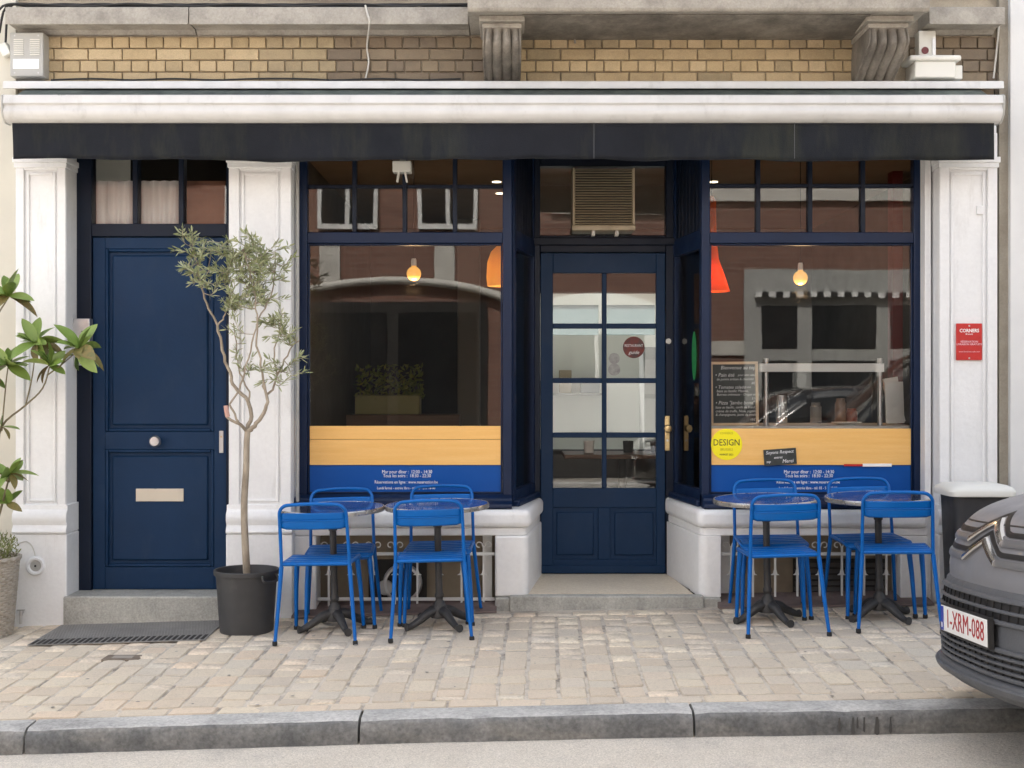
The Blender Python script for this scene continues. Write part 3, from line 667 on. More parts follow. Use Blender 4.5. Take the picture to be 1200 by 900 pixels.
def grille(a, b, label, left):
    gx = empty('cellar_grille', ((a + b) / 2, .13, .0), label, 'grille', 'white iron cellar grilles')
    w2 = (b - a) / 2 - .002; z0, z1 = PZ(702, .13), PZ(649, .13)
    for z in (z0, z1): MB().box(-w2, w2, -.006, .006, z - .010, z + .010).build('rail', IRONW, gx, .002)
    n = 8
    for k in range(n):
        x = -w2 + (k + .5) * 2 * w2 / n
        m = MB().box(x - .006, x + .006, -.0065, .0065, PZ(714, .13), PZ(640, .13))
        m.build('bar', IRONW, gx)
        zz = PZ(673, .13)
        MB().prism([(x - .026, zz - .004), (x + .026, zz - .004), (x + .012, zz + .006), (x + .006, zz + .03), (x - .006, zz + .03), (x - .012, zz + .006)], -.009, .009, 'y').build('collar', IRONW, gx)
        for s in (-1, 1):
            zt = PZ(640, .13); pts = [(x + s * (.03 - .022 * math.cos(t) * (1 - t * .08)), 0, zt + .006 + .022 * math.sin(t) * (1 - t * .08)) for t in [i * .5 for i in range(11)]]
            MB().tube([(x, 0, zt - .02)] + pts, .0045, 6).build('scroll', IRONW, gx, smooth=60)
    return gx
grille(ca, cb, 'white iron grille with scrolls beneath the window beside the olive tree', True)
grille(cc, cd, 'white iron grille with scrolls in front of a louvre beneath the chalkboard window', False)
for a, b, lab in ((PX(343, 0), PX(582, 0), 'flat reddish stone slab under the tables beside the olive tree'), (PX(842, 0), PX(1092, 0), 'flat reddish stone slab under the tables beside the parked van')):
    m = MB(); n = 6; pts = []
    for k in range(n + 1):
        x = a + (b - a) * k / n
        pts.append([(x, -.055, gz(x, -.055) + .004), (x, -.05, gz(x, -.05) + .016), (x, .21, gz(x, .2) + .05), (x, .21, gz(x, .2) - .05)])
    vs = [p for r in pts for p in r]; fs = [(i * 4 + j, i * 4 + (j + 1) % 4, i * 4 + 4 + (j + 1) % 4, i * 4 + 4 + j) for i in range(n) for j in range(4)] + [(0, 1, 2, 3), (n * 4 + 3, n * 4 + 2, n * 4 + 1, n * 4)]
    o = m.add(vs, fs).build('stone_slab', SLAB); o['label'] = lab; o['category'] = 'slab'; o['group'] = 'slabs at the foot of the shop windows'

# ================================================================ neighbours
nb = empty('neighbour_house', (-4.6, .1, 0), 'cream rendered house wall beside the navy door', 'building')
box('wall', CREAM, nb, -2.4, PX(17.5, .04) + 4.6, -.05, 6, -1, 9.2); nb.location = (-4.6, .1, 0)
nb2 = empty('neighbour_house', (4.6, .1, 0), 'pale rendered house wall beside the red plaque pillar', 'building')
box('wall', PALE, nb2, PX(1183.5, .02) - 4.6, 2.4, -.09, 6, -1, 9.2)

# ================================================================ interior (structure) seen through the glass
def sbox(name, m, *a):
    o = box(name, m, None, *a); o['kind'] = 'structure'; return o
IX0, IX1, IY0, IY1 = PX(343, .3) - .02, 3.02, .345, 5.0
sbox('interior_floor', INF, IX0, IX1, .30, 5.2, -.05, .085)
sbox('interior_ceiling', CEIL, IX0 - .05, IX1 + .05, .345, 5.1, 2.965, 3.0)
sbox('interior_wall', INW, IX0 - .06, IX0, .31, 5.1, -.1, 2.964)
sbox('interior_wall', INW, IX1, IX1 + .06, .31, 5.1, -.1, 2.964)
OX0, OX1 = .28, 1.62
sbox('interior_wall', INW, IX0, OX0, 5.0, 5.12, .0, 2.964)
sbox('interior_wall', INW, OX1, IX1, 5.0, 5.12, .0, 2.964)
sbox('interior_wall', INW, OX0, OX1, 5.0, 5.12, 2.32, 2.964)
# bright rear room with a rooflight and a high window
sbox('rear_floor', INWW, OX0 - .7, OX1 + .9, 5.2, 9.2, -.05, .08)
sbox('rear_wall', INWW, OX0 - .76, OX0 - .7, 5.13, 9.2, 0, 3.2)
sbox('rear_wall', INWW, OX1 + .9, OX1 + .96, 5.13, 9.2, 0, 3.2)
sbox('rear_wall', INWW, OX0 - .7, OX1 + .9, 9.1, 9.16, 0, 2.05)
sbox('rear_wall', INWW, OX0 - .7, OX1 + .9, 9.1, 9.16, 2.45, 3.2)
sbox('rear_ceiling', INWW, OX0 - .7, OX1 + .9, 5.13, 7.9, 3.0, 3.1)
sbox('rear_ceiling', INWW, OX0 - .7, OX1 + .9, 8.6, 9.1, 3.0, 3.1)
FROST = bpy.data.materials.new('frosted_glass'); FROST.use_nodes = True; _n = FROST.node_tree.nodes; _n.clear(); _t = _n.new('ShaderNodeBsdfTranslucent'); _t.inputs[0].default_value = (.19, .225, .225, 1); _o = _n.new('ShaderNodeOutputMaterial'); FROST.node_tree.links.new(_t.outputs[0], _o.inputs[0])
sbox('rear_window_glass', FROST, OX0 - .7, OX1 + .9, 9.12, 9.125, 2.05, 2.45)
for x in (.35, 1.15, 1.9): sbox('rear_window_bar', INWW, x, x + .05, 9.1, 9.15, 2.05, 2.45)

rc = empty('rear_cabinet', (1.75, 7.2, .08), 'pale grey cabinet in the bright rear room behind the glazed door', 'cabinet')
box('body', mat('cabinet_grey', (.34, .35, .35), .5), rc, -.22, .45, -.3, .3, 0, 1.75, .01)
for z in (.45, .95, 1.4): box('drawer', mat('cabinet_front', (.42, .43, .43), .5), rc, -.215, .44, -.315, -.301, z - .2, z + .2, .004)
rs_ = empty('wall_shelf', (.3, 9.09, 1.25), 'white wall shelf with boxes in the bright rear room', 'shelf')
box('board', mat('shelf_grey', (.30, .30, .29), .6), rs_, -.5, .9, -.28, 0, 0, .03)
for k, (x, w_, h_) in enumerate(((-.4, .2, .25), (-.1, .3, .16), (.32, .16, .3), (.6, .25, .2))): box('storage_box', mat('box_tone_%d' % (k % 2), ((.32, .26, .18), (.22, .24, .26))[k % 2], .7), rs_, x, x + w_, -.24, -.04, .031, .031 + h_, .004)
# counter behind the chalkboard window
ct = empty('counter', (1.95, .6, .085), 'ply fronted counter with white top behind the chalkboard window', 'counter')
CZ = PZ(499, .30)
def cb(name, m, x0, x1, y0, y1, z0, z1, bv=.0): return box(name, m, ct, x0 - 1.95, x1 - 1.95, y0 - .6, y1 - .6, z0 - .085, z1 - .085, bv)
cb('front_panel', WOOD, gr0 + .005, gr1 + .05, .290, .308, .72, CZ - .028, .002)
cb('counter_top', mat('white_laminate', (.74, .73, .70), .35), gr0 - .0, gr1 + .06, .285, .92, CZ - .027, CZ, .004)
cb('body', WOODD, gr0 + .06, gr1 + .05, .31, .88, .09, CZ - .029)
# chalkboards
def chalkboard(px0, px1, py0, py1, y, rot, label, lines, frame=True, zbot=None):
    cx, w_, = (PX(px0, y) + PX(px1, y)) / 2, PX(px1, y) - PX(px0, y); zt, zb = PZ(py0, y), PZ(py1, y)
    if zbot is not None: zt += zbot - zb; zb = zbot
    h = zt - zb
    e = empty('chalkboard', (cx, y, zb), label, 'chalkboard'); e.rotation_euler = (R(-3) if frame else 0, R(rot), 0)
    box('slate', SLATE, e, -w_ / 2, w_ / 2, 0, .008, 0.001, h)
    if frame:
        t = .017; FW = mat('pine_frame', (.80, .60, .38), .5, c2=(.72, .52, .32), nscale=8)
        box('frame_rail', FW, e, -w_ / 2 - .002, w_ / 2 + .002, -.006, .014, -.0, t, .002); box('frame_rail', FW, e, -w_ / 2 - .002, w_ / 2 + .002, -.006, .014, h - t, h, .002)
        box('frame_stile', FW, e, -w_ / 2 - .002, -w_ / 2 + t, -.005, .013, t, h - t, .002); box('frame_stile', FW, e, w_ / 2 - t, w_ / 2 + .002, -.005, .013, t, h - t, .002)
    for fx_, fz, s, sz, al in lines:
        text('lettering', s, sz, PRINTW, e, (-w_ / 2 + fx_ * w_, -.0012, h * fz), shear=.25, align=al, sx=.95)
    return e
B = 'LEFT'
chalkboard(833, 889, 423, 498, .318, -.4, 'framed chalkboard menu with white handwriting standing on the counter', [
    (.22, .905, 'Bienvenue au top', .034, B), (.10, .79, '• Pain été', .034, B), (.58, .79, 'pour une valeur', .020, B), (.13, .725, 'de poivre artisan & chocolat', .022, B), (.86, .66, '8€', .022, B),
    (.10, .60, '• Tomates salade', .030, B), (.62, .60, 'pour une', .020, B), (.13, .54, 'base au basilic Maison,', .024, B), (.13, .485, 'Burrata crémeuse - Origan olive', .022, B), (.86, .42, '11€', .022, B),
    (.10, .355, '• Pizza "Jambe bona"', .032, B), (.10, .285, 'base au basilic, confit de bœuf', .022, B), (.10, .225, 'crème de truffe, Noix, pignons', .023, B), (.10, .17, '& champignons, jaune de poule', .022, B), (.82, .09, '15€', .022, B)], zbot=CZ + .001)
chalkboard(896, 934, 526, 545, YF + .0115, -4, 'small tilted slate sign with chalk writing against the ply panel', [(.06, .80, 'Soyons Respect', .029, B), (.30, .48, 'entrez', .022, B), (.55, .22, 'Merci', .032, B), (.06, .25, 'svp', .022, B)], frame=False)
# guard rail, plates, canisters, papers on the counter
gr = empty('counter_guard', (2.05, .41, CZ), 'white rail with glass guard on steel posts standing on the counter', 'guard')
box('rail', mat('white_rail', (.88, .88, .86), .4), gr, PX(889, .41) - 2.05, PX(1034, .41) - 2.05, -.045, .002, PZ(436, .41) - CZ, PZ(426, .41) - CZ, .004)
for p in (1030, 897): MB().lathe([(.016, 0), (.016, PZ(420, .41) - CZ)], (PX(p, .41) - 2.05, -.02, 0), 16).build('post', STEEL, gr, smooth=40)
box('guard_glass', GLASSC, gr, PX(900, .41) - 2.05, PX(1022, .41) - 2.05, -.0, .006, .05, PZ(437, .41) - CZ)
def thing(ob, label, cat, group=None):
    ob['label'] = label; ob['category'] = cat
    if group: ob['group'] = group
    return ob
for i, (p, lab) in enumerate(((872, 'white plate on the counter beside the framed chalkboard'), (992, 'white plate on the counter near the leaning papers'))):
    thing(MB().lathe([(.0, .004), (.05, .002), (.055, .0), (.06, .004), (.10, .014), (.098, .018), (.06, .009), (0, .008)], (PX(p, .5), .5, CZ + .001), 32, cap=False).build('plate', mat('porcelain', (.8, .8, .78), .25), smooth=40), lab, 'plate', 'plates on the counter')
for p, h, mm, lab in ((916, .19, STEEL, 'steel canister on the counter'), (956, .14, mat('grey_jar', (.25, .24, .23), .4), 'grey jar on the counter'), (985, .17, mat('brown_jar', (.20, .13, .09), .4), 'brown jar on the counter'), (998, .10, mat('red_tin', (.30, .08, .05), .4), 'red tin on the counter')):
    thing(MB().lathe([(.035, 0), (.038, .005), (.038, h * .8), (.03, h * .86), (.03, h), (.02, h)], (PX(p, .8), .8, CZ + .001), 24).build('jar', mm, smooth=40), lab, 'jar')
PAPER = mat('white_paper', (.70, .69, .66), .7, c2=(.62, .61, .58), nscale=4)
for k, (p, tilt, hh, ww) in enumerate(((1049, -2, .27, .12), (1054, -9, .30, .10), (1059, -14, .26, .09))):
    o = MB().box(-ww / 2, ww / 2, -.006, .006, 0, hh).build('paper_stack', PAPER, None, .003); o.location = (PX(p, .42), .42 + .05 * k, CZ + .012); o.rotation_euler = (0, R(-tilt * -1), 0)
    thing(o, ['upright white menu card at the end of the counter', 'white paper roll leaning at the end of the counter', 'thin white booklet leaning at the end of the counter'][k], 'paper')
thing(box('red_column', mat('dark_red_paint', (.12, .015, .015), .5), None, PX(1046, 1.5), PX(1058, 1.5), 1.5, 1.62, .086, 2.964), 'dark red column behind the counter', 'column')
# pendant lamps
def shade_mat(name, c):
    m = bpy.data.materials.new(name); m.use_nodes = True; n = m.node_tree.nodes; l = m.node_tree.links; n.clear(); MATS[name] = m
    o = n.new('ShaderNodeOutputMaterial'); mx = n.new('ShaderNodeMixShader'); t = n.new('ShaderNodeBsdfTranslucent'); d = n.new('ShaderNodeBsdfDiffuse')
    t.inputs[0].default_value = (*c, 1); d.inputs[0].default_value = (*c, 1); mx.inputs[0].default_value = .55
    l.new(t.outputs[0], mx.inputs[1]); l.new(d.outputs[0], mx.inputs[2]); l.new(mx.outputs[0], o.inputs[0]); return m
def globe_lamp(px, py, y, label):
    e = empty('pendant_bulb', (PX(px, y), y, 2.963), label, 'lamp', 'hanging globe bulbs')
    z = PZ(py, y) - 2.963
    MB().tube([(0, 0, -.001), (0, 0, z + .10)], .003, 6).build('cord', CABLE, e)
    MB().lathe([(.014, z + .10), (.018, z + .085), (.018, z + .05)], n=16).build('socket', PLASTW, e, smooth=40)
    pr = [(.016, z + .05)] + [(.050 * math.sin(t), z - .004 + .050 * math.cos(t)) for t in [.45 + i * .27 for i in range(10)]] + [(.0005, z - .054)]
    MB().lathe(pr, n=28).build('globe', mat('amber_globe', (.9, .45, .12), .1, emit=((1, .50, .10), .16)), e, smooth=60)
    MB().lathe([(.004, z - .035), (.022, z - .02), (.024, z + .01), (.012, z + .035), (.003, z + .045)], n=12).build('filament', mat('filament', (1, .7, .3), .5, emit=((1, .62, .24), 9)), e)
    d = bpy.data.lights.new('bulb_light', 'POINT'); d.energy = 1.6; d.color = (1, .62, .3); d.shadow_soft_size = .055; o = bpy.data.objects.new('bulb_light', d); col.objects.link(o); o.parent = e; o.location = (0, 0, z - .12)
    return e
globe_lamp(485, 320, .9, 'glowing amber globe bulb hanging behind the window beside the olive tree')
globe_lamp(938, 325, .9, 'glowing amber globe bulb hanging above the chalkboard counter')
def shade_lamp(name, x, y, prof, m, label, e_, ccol):
    e = empty(name, (x, y, 2.963), label, 'lamp')
    MB().tube([(0, 0, -.001), (0, 0, prof[0][1] - 2.963)], .003, 6).build('cord', CABLE, e)
    n = [(r, z - 2.963) for r, z in prof]; MB().lathe(n + [(r - .004, z - .001) for r, z in n[::-1]], n=32, cap=False).build('lamp_shade', m, e, smooth=50)
    zb = prof[-1][1] - 2.963
    MB().lathe([(.001, zb + .03), (.028, zb + .045), (.03, zb + .075), (.012, zb + .11)], n=16).build('bulb', mat(name + '_bulb', (1, .8, .5), .5, emit=(ccol, 8)), e, smooth=50)
    return e
shade_lamp('orange_pendant', PX(834, .95), .95, [(.012, 2.70), (.03, 2.66), (.034, 2.40), (.05, 2.26), (.10, 2.12), (.125, 2.04)], shade_mat('orange_shade', (.88, .20, .025)), 'orange trumpet shaped pendant lamp beside the entrance', 0, (1, .5, .2))
shade_lamp('cream_pendant', PX(591, .72), .72, [(.012, 2.34), (.05, 2.33), (.09, 2.29), (.115, 2.22), (.12, 2.12), (.115, 2.06)], shade_mat('cream_shade', (.80, .55, .20)), 'glowing cream drum pendant lamp beside the entrance', 0, (1, .7, .35))
for p, y, yy in ((582, 197, 2.0), (586, 211, 2.6), (836, 195, 2.0)):
    thing(MB().lathe([(.035, -.004), (.035, 0)], (PX(p, yy), yy, 2.9645), 20).build('ceiling_spot', mat('spot_lens', (1, .9, .7), .5, emit=((1, .85, .6), 1))), 'small round recessed spot in the brown ceiling', 'lamp', 'ceiling spots')
# cafe furniture farther in
sh = empty('bottle_shelf', (-1.45, 2.2, .085), 'dark shelf of bottles and books along the cafe side wall', 'shelf')
for z in (.9, 1.25, 1.6, 1.95): box('shelf_board', WOODD, sh, -.22, -.02, -1.2, 1.6, z, z + .025)
for yy in (-1.2, 1.57): box('upright', WOODD, sh, -.22, -.02, yy, yy + .03, .0, 2.3)
BOTM = [mat('bottle_green', (.03, .07, .03), .15), mat('bottle_brown', (.12, .05, .02), .15), mat('bottle_clear', (.20, .18, .13), .15), mat('bottle_red', (.14, .03, .02), .2)]
bm_me = [MB().lathe([(.0, 0), (.033, .001), (.036, .01), (.036, .15), (.014, .20), (.012, .255), (.015, .26), (.0, .265)], n=12, cap=False).mesh('bottle', q, 40) for q in BOTM]
for z in (.926, 1.276, 1.626, 1.976):
    for k in range(16):
        o = bpy.data.objects.new('bottle', bm_me[rnd.randrange(4)]); col.objects.link(o)
        o.location = (-1.45 - .1, 2.2 - 1.1 + k * .165 + rnd.uniform(-.02, .02), .085 + z); o.scale = (1, 1, rnd.uniform(.8, 1.1))
        thing(o, 'small bottle standing on the dark side wall shelf', 'bottle', 'bottles on the side wall shelf')
hb = empty('herb_planter', (-1.0, 3.3, .085), 'planter of green herbs on a dark sideboard inside the cafe', 'planter')
box('sideboard', WOODD, hb, -.6, .55, -.2, .2, 0, 1.05, .005); box('trough', mat('olive_trough', (.24, .23, .08), .5), hb, -.36, .20, -.12, .12, 1.051, 1.22, .008)
m = MB(); 
for k in range(420):
    c = Vector((rnd.uniform(-.36, .22), rnd.uniform(-.12, .1), 1.2 + rnd.random() ** 1.5 * .28)); d = Vector((rnd.gauss(0, 1), rnd.gauss(0, 1), rnd.gauss(0, 1))).normalized() * .03; e2 = d.orthogonal().normalized() * .014
    m.add([c - d, c + e2, c + d, c - e2], [(0, 1, 2, 3)])
m.build('foliage', mat('herb_leaf', (.12, .16, .02), .5, ramp=[(.11, .15, .025), (.20, .24, .04), (.28, .28, .05)], rand='island'), hb, kind='stuff')
cl = thing(box('grey_column', mat('grey_column', (.20, .20, .18), .7), None, PX(536, 4.2), PX(562, 4.2), 4.2, 4.5, .086, 2.964, .01), 'pale grey column at the back of the cafe', 'column')
# black banquette and table in line with the entrance
bq = empty('banquette', (.95, 3.9, .085), 'black leather banquette at the back of the cafe behind the glazed door', 'sofa')
LEATH = mat('black_leather', (.018, .017, .016), .35)
box('seat', LEATH, bq, -.75, .85, -.45, .2, .0, .44, .06); box('backrest', LEATH, bq, -.75, .85, .205, .36, .0, .70, .05)
tbi = empty('dark_table', (.93, 2.9, .085), 'dark cafe table with cups seen through the glazed door', 'table')
box('table_top', WOODD, tbi, -.5, .5, -.3, .3, .70, .735, .006); MB().lathe([(.035, .02), (.035, .70)], n=16).build('column', IRON, tbi, smooth=40); box('base', IRON, tbi, -.25, .25, -.2, .2, .001, .02, .005)
for k, (a, lab) in enumerate(((-.28, 'white paper cup on the dark table near the banquette'), (.05, 'black mug on the dark table'), (.28, 'black pot on the dark table'))):
    thing(MB().lathe([(.0, .001), (.04, .001), (.045, .10), (.04, .10), (.036, .02), (0, .02)], (.93 + a, 2.9, .085 + .736), 20, cap=False).build('cup', mat('porcelain', (.8, .8, .78), .25) if k == 0 else CARK, smooth=40), lab, 'cup')

# ================================================================ awning
aw = empty('awning', (0, .08, 3.0), 'retracted awning with white box and charcoal cloth valance across the cafe front', 'awning')
def awx(m): return [(x, y - .08, z - 3.0) for x, y, z in m]
YB = -.28; ax0, ax1 = PX(6, YB), PX(1173, YB)
def awp(name, m, pr, x0, x1, bv=.0, sm=None, par=aw): return MB().prism([(y - .08, z - 3.0) for y, z in pr], x0, x1, 'x').build(name, m, par, bv, smooth=sm)
zf1, zf0 = PZ(95.5, -.12), PZ(104, -.12)
awp('flashing', WHITEM, [(.075, zf1 + .03), (-.10, zf1 + .008), (-.125, zf1), (-.13, zf0), (-.115, zf0), (-.11, zf1 - .012), (.075, zf1 + .012)], PX(4, -.12), PX(1176, -.12), .002)
zb1, zb0 = PZ(111.5, YB), PZ(143.5, YB)
awp('cloth_roll', AWNG, [(.05, zb1 + .09), (-.08, zb1 + .085), (-.17, zb1 + .04), (-.24, zb1 + .004), (-.24, zb0 + .03), (.05, zb0 + .05)], ax0 + .04, ax1 - .05, .01)
h = zb1 - zb0
awp('front_bar', WHITEM, [(-.19, zb1 + .004), (-.29, zb1), (-.31, zb1 - .008), (-.318, zb1 - .33 * h), (-.312, zb1 - .36 * h), (-.302, zb1 - .40 * h), (-.302, zb1 - .46 * h), (-.31, zb1 - .56 * h), (-.312, zb1 - .64 * h), (-.306, zb1 - .75 * h), (-.29, zb1 - .88 * h), (-.265, zb0 + .004), (-.235, zb0), (-.19, zb0 + .004)], ax0, ax1, .0, 28)
for s, x in ((-1, ax0), (1, ax1)): awp('end_cap', PLASTG, [(-.19, zb1 + .006), (-.292, zb1 + .002), (-.32, zb1 - .012), (-.32, zb1 - .4 * h), (-.31, zb1 - .75 * h), (-.265, zb0 - .002), (-.19, zb0 - .002)], x - .012 if s < 0 else x, x if s < 0 else x + .012, .003)
for x in (ax0 + .05, 0.0, ax1 - .07): awp('bracket', PLASTG, [(.079, zb1 + .08), (-.1, zb1 + .06), (-.2, zb1 - .03), (-.2, zb0 + .03), (.079, zb0 + .02)], x - .012, x + .012, .003)
# valance: hanging cloth with slight waves
vx0, vx1 = PX(14, -.25), PX(1165, -.25); zv1, zv0 = zb0 + .012, PZ(187.5, -.25); nx, nz = 160, 7; vs = []; fs = []
for j in range(nz + 1):
    t = j / nz
    for i in range(nx + 1):
        x = vx0 + (vx1 - vx0) * i / nx
        yy = -.25 + t * (.016 * math.sin(x * 3.1) + .010 * math.sin(x * 7.7 + 1) + .007 * math.sin(x * 15 + 2 + t) + .006 * math.sin(x * 27 + 3 * t)) + .02 * t * sst(vx0 + .4, vx0, x)
        vs.append((x, yy - .08, zv1 + (zv0 - zv1) * t + t * (.006 * math.sin(x * 2.2 + 1) + .004 * math.sin(x * 6) + .002 * math.sin(x * 14)) - 3.0))
for j in range(nz):
    for i in range(nx): a = j * (nx + 1) + i; fs.append((a, a + 1, a + nx + 2, a + nx + 1))
va = MB().add(vs, fs).build('valance', AWN, aw, smooth=60); md = va.modifiers.new('thick', 'SOLIDIFY'); md.thickness = .003
for p in (237, 696, 931):
    x = PX(p, -.26)
    if p != 237: MB().tube([(x, -.3435 + .0, zv1 - 3.0 - .01), (x, -.3445 - .006 * 0, zv0 - 3.0 + .006)], .0014, 5).build('seam', STITCH, va)
MB().tube([(vx0 + .002 + (vx1 - vx0) * i / 60, vs[nz * (nx + 1) + min(nx, round(i / 60 * nx))][1] - .001, vs[nz * (nx + 1) + min(nx, round(i / 60 * nx))][2] + .002) for i in range(60)], .0025, 5).build('hem', AWN, va)

# ================================================================ chairs
def chair(label, x, y, rz, src=None, caps=True):
    if src is None:
        e = empty('metal_chair', (x, y, gz(x, y)), label, 'chair', 'blue metal chairs at the pavement tables', rz)
        # local: sitter faces +y; back at -y
        tw, sw, fw = .187, .192, .225
        back = []
        H = .80; rr = .055
        L = [(-fw, -.235, .012), (-sw, -.165, .44), (-tw, -.215, H - rr)]
        path = [(-fw, -.235, .012), (-.208, -.20, .22), (-sw, -.172, .43), (-.190, -.185, .56), (-tw, -.212, H - rr - .02)]
        arc = [(-tw + rr * (1 - math.cos(t)), -.212 - .02 * math.sin(t), H - rr - .02 + (rr + .008) * math.sin(t) + .012 * 0) for t in [i * math.pi / 12 for i in range(1, 7)]]
        top = [(0, -.240, H)]
        half = path + arc
        full = half + top + [(-a, b, c) for a, b, c in half[::-1]]
        up_i = [i for i, p in enumerate(full) if p[2] > .40]
        back_path = smooth_path([(-.1935, -.171, .40), (-sw, -.172, .43), (-.190, -.185, .56), (-tw, -.212, H - rr - .02)], 4)
        arc = [Vector((-tw + rr * (1 - math.cos(t)), -.212 - .016 * math.sin(t), H - rr - .02 + rr * math.sin(t))) for t in [i * math.pi / 16 for i in range(1, 9)]]
        mid_ = [Vector((u * (tw - rr), -.228 - .010 * (1 - u * u), H - .02 + .006 * (1 - u * u))) for u in (-.75, -.5, -.25, 0)]
        hp = list(back_path) + arc + mid_; back_path = hp + [Vector((-p.x, p.y, p.z)) for p in hp[-2::-1]]
        MB().tube(back_path, .0098, 10).build('back_tube', BLUE, e, smooth=60)
        for s in (-1, 1):
            MB().tube(smooth_path([(s * fw, -.235, .012), (s * .208, -.20, .22), (s * sw, -.172, .43)], 5), [.0098 + .003 * (i / 10) for i in range(11)], 10).build('leg', BLUE, e, smooth=60)
            MB().tube([(s * .200, .190, .012), (s * .190, .172, .25), (s * .176, .155, .435)], [.0105, .013, .0165], 10, flat=1.25).build('leg', BLUE, e, smooth=60)
        for sx_, sy_ in ((-fw, -.235), (fw, -.235), (-.200, .190), (.200, .190)):
            MB().lathe([(.012, .0005), (.0145, .003), (.0145, .02), (.012, .026)], (sx_, sy_, 0), 12).build('foot_cap', RUBBER, e, smooth=40)
        # backrest: two curved plates with a slot between
        def plate(z0, z1, nm, rb):
            n = 14; vs = []; k = 5
            for j in range(k + 1):
                z = z0 + (z1 - z0) * j / k; yc = -.190 - (z - .58) * .14
                for i in range(n + 1):
                    u = i / n * 2 - 1; wdt = tw - .003
                    if rb: wdt -= .03 * max(0, 1 - j / 1.5) ** 2
                    vs.append((u * wdt, yc - .022 * (1 - u * u), z))
            fs = [(j * (n + 1) + i, j * (n + 1) + i + 1, (j + 1) * (n + 1) + i + 1, (j + 1) * (n + 1) + i) for j in range(k) for i in range(n)]
            o = MB().add(vs, fs).build(nm, BLUE, e, smooth=60); md = o.modifiers.new('thick', 'SOLIDIFY'); md.thickness = .003; md.offset = 0
            return o
        pb = plate(.642, .688, 'backrest', True); plate(.694, .735, 'backrest', False)
        MB().tube([(u * (tw - .004), -.2075 - .022 * (1 - u * u), .691) for u in [i / 8 - 1 for i in range(17)]], .004, 6).build('backrest_rib', BLUE, e, smooth=60)
        for s in (-1, 1): MB().lathe([(.0, -.004), (.006, -.003), (.006, .0)], (s * (tw - .014), -.2045, .691), 10, 'y').build('rivet', STEEL, e)
        # seat: frame plus pressed slats
        zs = .455; out = round_poly([(-.188, -.172), (.188, -.172), (.192, .19), (-.192, .19)], [.02, .02, .05, .05], 6)
        MB().tube([(a, b, zs - .012 - (.014 * sst(.12, .19, b))) for a, b in out], .011, 8, closed=True).build('seat_frame', BLUE, e, smooth=60)
        ns = 5; y0, y1 = -.165, .18; wd = (y1 - y0) / ns
        for k in range(ns):
            a, b = y0 + k * wd + .004, y0 + (k + 1) * wd - .004; ww = .184
            dz = lambda q: -.012 * sst(.10, .19, q)
            n = 8; vs = []
            for j in range(4):
                q = a + (b - a) * j / 3
                for i in range(n + 1):
                    u = i / n * 2 - 1; vs.append((u * ww, q, zs - .004 * (1 - u * u) + dz(q) + (-.003 if j in (0, 3) else 0)))
            fs = [(j * (n + 1) + i, j * (n + 1) + i + 1, (j + 1) * (n + 1) + i + 1, (j + 1) * (n + 1) + i) for j in range(3) for i in range(n)]
            o = MB().add(vs, fs).build('seat_slat', BLUE, e, smooth=60); md = o.modifiers.new('thick', 'SOLIDIFY'); md.thickness = .003
        MB().prism([(-.18, zs - .010), (.18, zs - .010), (.18, zs - .045), (.165, zs - .05), (-.165, zs - .05), (-.18, zs - .045)], .160, .163, 'y').build('apron', BLUE, e)
    else:
        e = copy_tree(src); e['label'] = label; e.location = (x, y, gz(x, y)); e.rotation_euler = (0, 0, rz)
    if not caps:
        for ch in list(e.children):
            if ch.name.startswith('foot_cap'): ch.scale = (1, 1, 1); ch.active_material_index = 0
    return e
def setrot(e):                                                  # sit on the falling pavement
    rz = e.rotation_euler.z; sl = -math.atan(.022)
    e.rotation_euler = (Matrix.Rotation(math.atan(.02), 3, 'X') @ Matrix.Rotation(sl, 3, 'Y') @ Matrix.Rotation(rz, 3, 'Z')).to_euler()
CH = [
    ('blue metal chair beside the olive tree pot, its back to the street', PX(379, -.58), -.575, R(-3)),
    ('blue metal chair with its back to the street, beside the entrance step', PX(507, -.58), -.565, R(1.5)),
    ('blue metal chair against the window, facing the street, behind the olive tree table', PX(406, -.05), -.235, R(184)),
    ('blue metal chair against the window, facing the street, left of the entrance step', PX(519, -.05), -.215, R(178)),
    ('blue metal chair with its back to the street, below the small slate sign', PX(911, -.6), -.63, R(2)),
    ('blue metal chair with its back to the street, turned a little, touching the parked van', PX(1050, -.6), -.57, R(-9)),
    ('blue metal chair against the window, facing the street, under the small slate sign', PX(898, -.05), -.22, R(177)),
    ('blue metal chair against the window, facing the street, beside the red plaque pillar', PX(1012, -.05), -.22, R(182)),
]
c0 = None
for i, (lab, x, y, a) in enumerate(CH):
    e = chair(lab, x, y, a, c0)
    if c0 is None: c0 = e
for o in list(scene.objects):
    if o.get('category') == 'chair': setrot(o)
